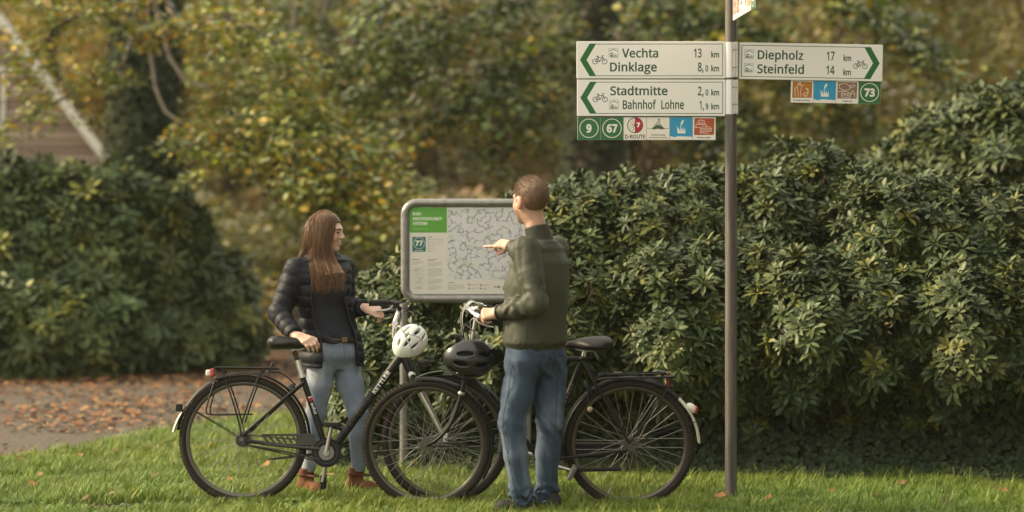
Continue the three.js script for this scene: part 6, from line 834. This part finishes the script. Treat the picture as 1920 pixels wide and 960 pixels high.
{ // the man
  const ZM = 0.38, M = (px, py, dz = 0) => P(px, py, ZM + dz), g = thing('person', 'person in an olive bomber jacket and blue jeans pointing at the map board', 'person');
  const skin = [0.55, 0.335, 0.245], hairC = [0.13, 0.075, 0.042], C = M(994, 380, 0), hf = frame(V(-0.60, 0.02, -0.80)), tf = frame(V(-0.77, 0, -0.64)), sx = -tf.S.x, sz = -tf.S.z, K = 1.06;
  const neck = [M(1001, 405), M(1013, 452, -0.01)], head = headField(C, hf, { size: K, jaw: 1.08, neck, neckR: [0.051, 0.056] }), L = localOf(C, hf, K);
  const hb = bounds([C, neck[1]], 0.14), headG = paint(sdfMesh(head, hb[0], hb[1], 0.0036), (x, y, z) => { const [f, u, s] = L(x, y, z), a = Math.abs(s), k = 0.94 + 0.12 * fbm(x * 40, y * 40, z * 40, 2); let c = skin.slice(); const beard = smooth(-0.028, -0.045, u + 0.15 * Math.max(0, 0.03 - f)) * smooth(0.0, 0.03, f) * (u > -0.115 ? 1 : 0); c = fade(c, hairC, 0.8 * beard * (0.7 + 0.5 * vn(x * 400, y * 400, z * 400))); if (a > 0.07 && f < 0.03 && Math.abs(u) < 0.04) c = [0.58, 0.285, 0.215]; if (f > 0.05 && Math.hypot((u - 0.0115) / 0.006, (a - 0.031) / 0.0135) < 1) c = [0.06, 0.04, 0.035]; return [c[0] * k, c[1] * k, c[2] * k]; });
  const lS = M(986, 470, 0.125), lE = M(1006, 570, 0.235), lW = P(938, 586, 0.47), rS = M(1041, 468, -0.12), rE = P(1000, 492, 0.02), rW = P(958, 460, -0.12);
  const lH = M(980, 684, 0.055), lK = P(960, 795, 0.44), lA = P(978, 938, 0.40), rH = M(1030, 684, -0.055), rK = P(1031, 795, 0.33), rA = P(1022, 934, 0.28);
  const torso = [[0.76, 1004, 0.11, 0.09], [0.84, 1004, 0.165, 0.12], [0.93, 1003, 0.168, 0.122], [1.05, 1003, 0.165, 0.120], [1.22, 1007, 0.182, 0.132], [1.34, 1011, 0.172, 0.116], [1.42, 1014, 0.13, 0.085], [1.47, 1016, 0.075, 0.065]].map(([y, px, w, d]) => { const p = M(px, 0); return [y, p.x, p.z, w, d]; });
  const grow = (st, a, b = a) => st.map(([y, x, z, w, d]) => [y, x, z, w + a, d + b]), thin = grow(torso, -0.02);
  const bodyF = (x, y, z) => { let d = loft(x, y, z, thin, sx, sz); for (const l of [[[lS, 0.05], [lE, 0.038], [lW, 0.027]], [[rS, 0.05], [rE, 0.038], [rW, 0.027]], [[lH, 0.075], [lK, 0.05], [lA, 0.036]], [[rH, 0.075], [rK, 0.05], [rA, 0.036]]]) d = smin(d, chainCap(x, y, z, l), 0.03); return smin(d, cap(x, y, z, neck[0], M(1014, 470), 0.05, 0.055), 0.03); };
  const bb = bounds([lS, lE, lW, rS, rE, rW, lH, lK, lA, rH, rK, rA, neck[0]], 0.12), bodyG = paint(sdfMesh(bodyF, bb[0], bb[1], 0.013), () => skin);
  const lHand = handGeo({ W: P(936, 587, 0.455), u: V(-0.93, -0.10, -0.22), n: V(-0.25, 0.62, 0.74), right: false, curl: fist, thumb: [0.85, 0.25, -0.45], s: 0.97 }, skin);
  const rHand = handGeo({ W: rW, u: V(-0.80, 0.10, -0.52), n: V(-0.10, 0.72, 0.62), right: true, curl: [[0.02, 0.05, 0.05], [0.9, 1.2, 0.7], [1.1, 1.2, 0.7], [1.2, 1.2, 0.7]], thumb: [0.7, 0.1, -0.75], s: 0.94 }, skin);
  mesh('body', merge([headG, bodyG, lHand, rHand], true), skinM, g);
  // short hair
  const hairF = (x, y, z) => { const [f, u, s] = L(x, y, z), a = Math.abs(s), top = smooth(0.02, 0.11, u); let d = ell(f, u, s, V(-0.013, 0.040, 0), 0.098 + 0.006 * top, 0.094, 0.078) * K; d = smax(d, (f - 0.055 - 0.25 * (u - 0.06)) * 0.8, 0.02); d = smax(d, -(u + 0.052 - 0.25 * Math.max(0, f + 0.03)), 0.02); d = smax(d, -(ell(f, u, a, V(-0.004, -0.004, 0.078), 0.031, 0.039, 0.03) * K), 0.012); return d + 0.003 * (fbm(x * 60, y * 30, z * 60, 2) - 0.5); };
  const hbd = bounds([C], 0.15), hair = mesh('hair', paint(sdfMesh(hairF, hbd[0], hbd[1], 0.0042), (x, y, z) => { const k = 0.6 + 0.8 * fbm(x * 140, y * 30, z * 140, 3); return [hairC[0] * k, hairC[1] * k, hairC[2] * k]; }), mat([1, 1, 1], 0.6, { vertexColors: true }), g);
  const q = rng(33), tufts = []; for (let i = 0; i < 4200; i++) { const az = q() * 6.283, el = Math.asin(-0.35 + 1.35 * q()), d = hf.F.clone().multiplyScalar(Math.cos(el) * Math.cos(az)).addScaledVector(hf.S, Math.cos(el) * Math.sin(az)).addScaledVector(hf.U, Math.sin(el)), b = onto(hairF, C.clone().addScaledVector(hf.U, 0.04).addScaledVector(d, 0.11), -0.002, 5), t = clamp((d.y + 0.3)), l = lerp(0.008, 0.02, t), c = 0.5 + 1.2 * q(), e = b.clone().addScaledVector(d, l * 0.55).addScaledVector(V(hf.F.x, 0, hf.F.z), l * 0.4 * t).add(V((q() - 0.5) * 0.006, -l * 0.45 * (1 - t), (q() - 0.5) * 0.006)); if (Math.abs(hairF(b.x, b.y, b.z)) > 0.006) continue; tufts.push(paint(rod(b, e, 0.0011, 0.0003, 3), () => [hairC[0] * c, hairC[1] * c, hairC[2] * c])); }
  mesh('hair_strands', merge(tufts, true), mat([1, 1, 1], 0.55, { vertexColors: true }), hair).userData.kind = 'stuff';
  // bomber jacket
  const jk = grow(torso.filter((s) => s[0] > 0.9), 0.010, 0.014); jk[0][0] = 0.93; jk[0][3] += 0.012; jk[0][4] += 0.012; jk[1][3] += 0.01; jk[1][4] += 0.012; jk.unshift([0.882, jk[0][1], jk[0][2], jk[0][3] - 0.022, jk[0][4] - 0.02]);
  const along = (x, y, z, a, b) => { const d = b.clone().sub(a), l = d.length(); return ((x - a.x) * d.x + (y - a.y) * d.y + (z - a.z) * d.z) / l; };
  const uA = lS.clone().lerp(lE, 0.5), cuffL = lE.clone().lerp(lW, 0.8), cuffR = rE.clone().lerp(rW, 0.8);
  const jacketF = (x, y, z) => {
    const folds = 0.011 * (fbm(x * 9 + y * 5, y * 7 - x * 6, z * 9, 3) - 0.5), low = smooth(1.02, 0.94, y);
    let d = loft(x, y, z, jk, sx, sz) + folds + 0.010 * low * (fbm(x * 34, y * 6, z * 34, 2) - 0.5) * smooth(0.925, 0.95, y);
    const rib = smooth(0.935, 0.925, y) * 0.0022 * Math.sin(Math.atan2(z - jk[0][2], x - jk[0][1]) * 150); d += rib;
    const tl = along(x, y, z, lS, lE), tw = along(x, y, z, lE, lW), wrinkle = 0.007 * (Math.sin(tl * 70 + 14 * vn(x * 12, y * 12, z * 12)) * smooth(0.08, 0.25, tl)) * 0.5 + 0.012 * (fbm(x * 20, y * 20, z * 20, 3) - 0.5);
    const l = smin(chainCap(x, y, z, [[lS, 0.080], [uA, 0.070], [lE, 0.057]], 0.02), chainCap(x, y, z, [[lE, 0.058], [lE.clone().lerp(lW, 0.55), 0.055], [cuffL, 0.049]], 0.02), 0.03) + wrinkle + 0.004 * Math.sin(tw * 95) * smooth(0, 0.05, tw);
    const cL = smax(cap(x, y, z, cuffL, lW, 0.043, 0.039), tw - lE.distanceTo(lW) - 0.004, 0.006), r = smin(chainCap(x, y, z, [[rS, 0.076], [rE, 0.064]], 0.02), chainCap(x, y, z, [[rE, 0.066], [cuffR, 0.052]], 0.02), 0.03) + 0.010 * (fbm(x * 20, y * 20, z * 20, 3) - 0.5);
    const cR = smax(cap(x, y, z, cuffR, rW, 0.043, 0.039), along(x, y, z, rE, rW) - rE.distanceTo(rW) - 0.004, 0.006);
    d = smin(d, smin(smax(l, tw - lE.distanceTo(lW) * 0.86, 0.01), cL, 0.006), 0.009); d = smin(d, smin(smax(r, along(x, y, z, rE, rW) - rE.distanceTo(rW) * 0.86, 0.01), cR, 0.006), 0.03);
    const col = smax(Math.abs(cap(x, y, z, M(1014, 455), M(1004, 418), 0.066, 0.060)) - 0.006, (y - 1.548) + 0.25 * ((x - neck[1].x) * tf.F.x + (z - neck[1].z) * tf.F.z), 0.006); d = smin(d, smax(col, 1.44 - y, 0.01), 0.012);
    return smax(d, -cap(x, y, z, M(1014, 450), M(1002, 405), 0.0525, 0.051), 0.006);
  };
  const jb = bounds([lS, lE, lW, rS, rE, rW, V(jk[0][1], 0.9, ZM), V(jk[4][1], 1.52, ZM)], 0.14); jb[0][0] -= 0.06; jb[1][0] += 0.06; jb[0][2] -= 0.06; jb[1][2] += 0.06;
  const jacket = mesh('jacket', paint(sdfMesh(jacketF, jb[0], jb[1], 0.0062), (x, y, z) => { const ribbed = y < 0.93 || cap(x, y, z, M(1014, 455), M(1004, 418), 0.066, 0.060) < 0.01 && y > 1.475 || cap(x, y, z, cuffL, lW, 0.043, 0.039) < 0.01 || cap(x, y, z, cuffR, rW, 0.043, 0.039) < 0.01, k = (0.85 + 0.3 * fbm(x * 50, y * 50, z * 50, 3)) * (0.95 + 0.1 * vn(x * 400, y * 400, z * 400)), c = ribbed ? [0.032, 0.031, 0.018] : [0.039, 0.043, 0.025]; return [c[0] * k, c[1] * k, c[2] * k]; }), clothM(0.62, { sheen: 0.12, sheenColor: rgb(0.3, 0.29, 0.2) }), g);
  const onJ = (list, r) => mesh('seam', tube(list.map((p) => onto(jacketF, p, -0.0005)), r, 40, 5), mat([0.03, 0.029, 0.017], 0.8), jacket);
  onJ([M(997, 436, 0.2), M(1003, 470, 0.3), M(1012, 505, 0.3), M(1020, 540, 0.3)], 0.002); onJ([M(1052, 470, 0.3), M(1054, 540, 0.3), M(1052, 620, 0.3)], 0.0018);
  mesh('watch', tube(Array.from({ length: 16 }, (_, i) => { const d = lW.clone().sub(lE).normalize(), u = V(0, 1, 0).cross(d).normalize(), v = d.clone().cross(u), a = i / 16 * 6.2832; return lW.clone().addScaledVector(d, 0.004).addScaledVector(u, Math.cos(a) * 0.037).addScaledVector(v, Math.sin(a) * 0.037); }), 0.009, 40, 6, true), mat([0.012, 0.012, 0.012], 0.45), g);
  // jeans
  const pel = torso.filter((s) => s[0] < 1.0).map(([y, x, z, w, d]) => [y, x, z, w + 0.006, d + 0.010]);
  const leg = (h, k, a) => [[h, 0.098], [h.clone().lerp(k, 0.5), 0.086], [k, 0.069], [k.clone().lerp(a, 0.4), 0.064], [k.clone().lerp(a, 0.85), 0.056], [a, 0.060]];
  const wr = (x, y, z) => 0.030 * (fbm(x * 11 + 7, y * 24 + 30 * x, z * 11, 3) - 0.5) * (0.35 + 0.8 * Math.exp(-(((y - 0.76) / 0.06) ** 2)) + 0.9 * Math.exp(-(((y - 0.47) / 0.08) ** 2)) + 1.6 * Math.exp(-(((y - 0.11) / 0.07) ** 2)));
  const lL = leg(lH, lK, lA), rL = leg(rH, rK, rA), jeanF = (x, y, z) => { let d = smin(chainCap(x, y, z, lL, 0.02), chainCap(x, y, z, rL, 0.02), 0.012); d = smin(d, loft(x, y, z, pel, sx, sz), 0.035); const crumple = 0.012 * Math.sin(y * 130 + 20 * vn(x * 14, 0, z * 14)) * smooth(0.17, 0.09, y); return smax(smax(d + wr(x, y, z) + crumple, y - 0.935, 0.006), 0.05 - y, 0.006); };
  const jb2 = bounds([lH, lK, lA, rH, rK, rA, V(pel[1][1], 0.9, ZM)], 0.15), jeans = mesh('jeans', paint(sdfMesh(jeanF, jb2[0], jb2[1], 0.0065), denim([0.036, 0.060, 0.102], [0.13, 0.17, 0.23], 8)), clothM(0.9), g);
  const sM = mat([0.028, 0.045, 0.07], 0.9), back = (p, a, b) => p.clone().addScaledVector(tf.F, -a).addScaledVector(tf.S, b), seam = (list, r = 0.002, m = sM) => mesh('seam', tube(list.map((p) => onto(jeanF, p, 0.0004)), r, 40, 5), m, jeans);
  const mid = V(pel[1][1], 0, pel[1][2]), pk = (b, y) => back(mid.clone().setY(y), 0.16, b); seam([0.92, 0.87, 0.82, 0.77].map((y) => pk(0, y)));
  for (const b of [-0.135, 0.035]) seam([pk(b, 0.855), pk(b + 0.005, 0.79), pk(b + 0.05, 0.745), pk(b + 0.095, 0.79), pk(b + 0.1, 0.855), pk(b + 0.05, 0.857), pk(b, 0.855)], 0.0022, mat([0.018, 0.026, 0.04], 0.9));
  for (const [h, k, a] of [[lH, lK, lA]]) seam([h, h.clone().lerp(k, 0.5), k, k.clone().lerp(a, 0.5), a.clone().setY(0.09)].map((p) => p.clone().addScaledVector(tf.S, -0.12).addScaledVector(tf.F, -0.01)), 0.002); seam([rH, rH.clone().lerp(rK, 0.5), rK, rA.clone().setY(0.12)].map((p) => p.clone().addScaledVector(tf.F, -0.12).addScaledVector(tf.S, -0.06)), 0.002);
  // trainers
  const tint = (x, y, z) => { const k = 0.8 + 0.4 * fbm(x * 60, y * 60, z * 60, 2); return [0.022 * k, 0.021 * k, 0.021 * k]; }, up = clothM(0.85), sole = mat([0.62, 0.6, 0.56], 0.7);
  for (const [A, dir] of [[lA, V(-0.95, 0, 0.22)], [rA, V(-0.86, 0, -0.3)]]) { const [sh, f, loc] = shoe(V(A.x + 0.005, 0, A.z), dir, 0.20, 0.043, 0.105, [up, sole], g, { name: 'shoe', shaft: 0.05, tint, sole: 0.026 }); void loc; const D = dir.clone().normalize(), S = V(-D.z, 0, D.x); for (let i = 0; i < 4; i++) mesh('lace', tube([-1, 0, 1].map((k) => onto(f, V(A.x, 0.12 - i * 0.008, A.z).addScaledVector(D, 0.045 + i * 0.02).addScaledVector(S, k * 0.028), 0.002)), 0.003, 10, 5), mat([0.04, 0.04, 0.04], 0.9), sh); }
}
scene.fog = new THREE.FogExp2(new THREE.Color(1.0, 0.98, 0.88), 0.0004);
renderer.render(scene, camera);
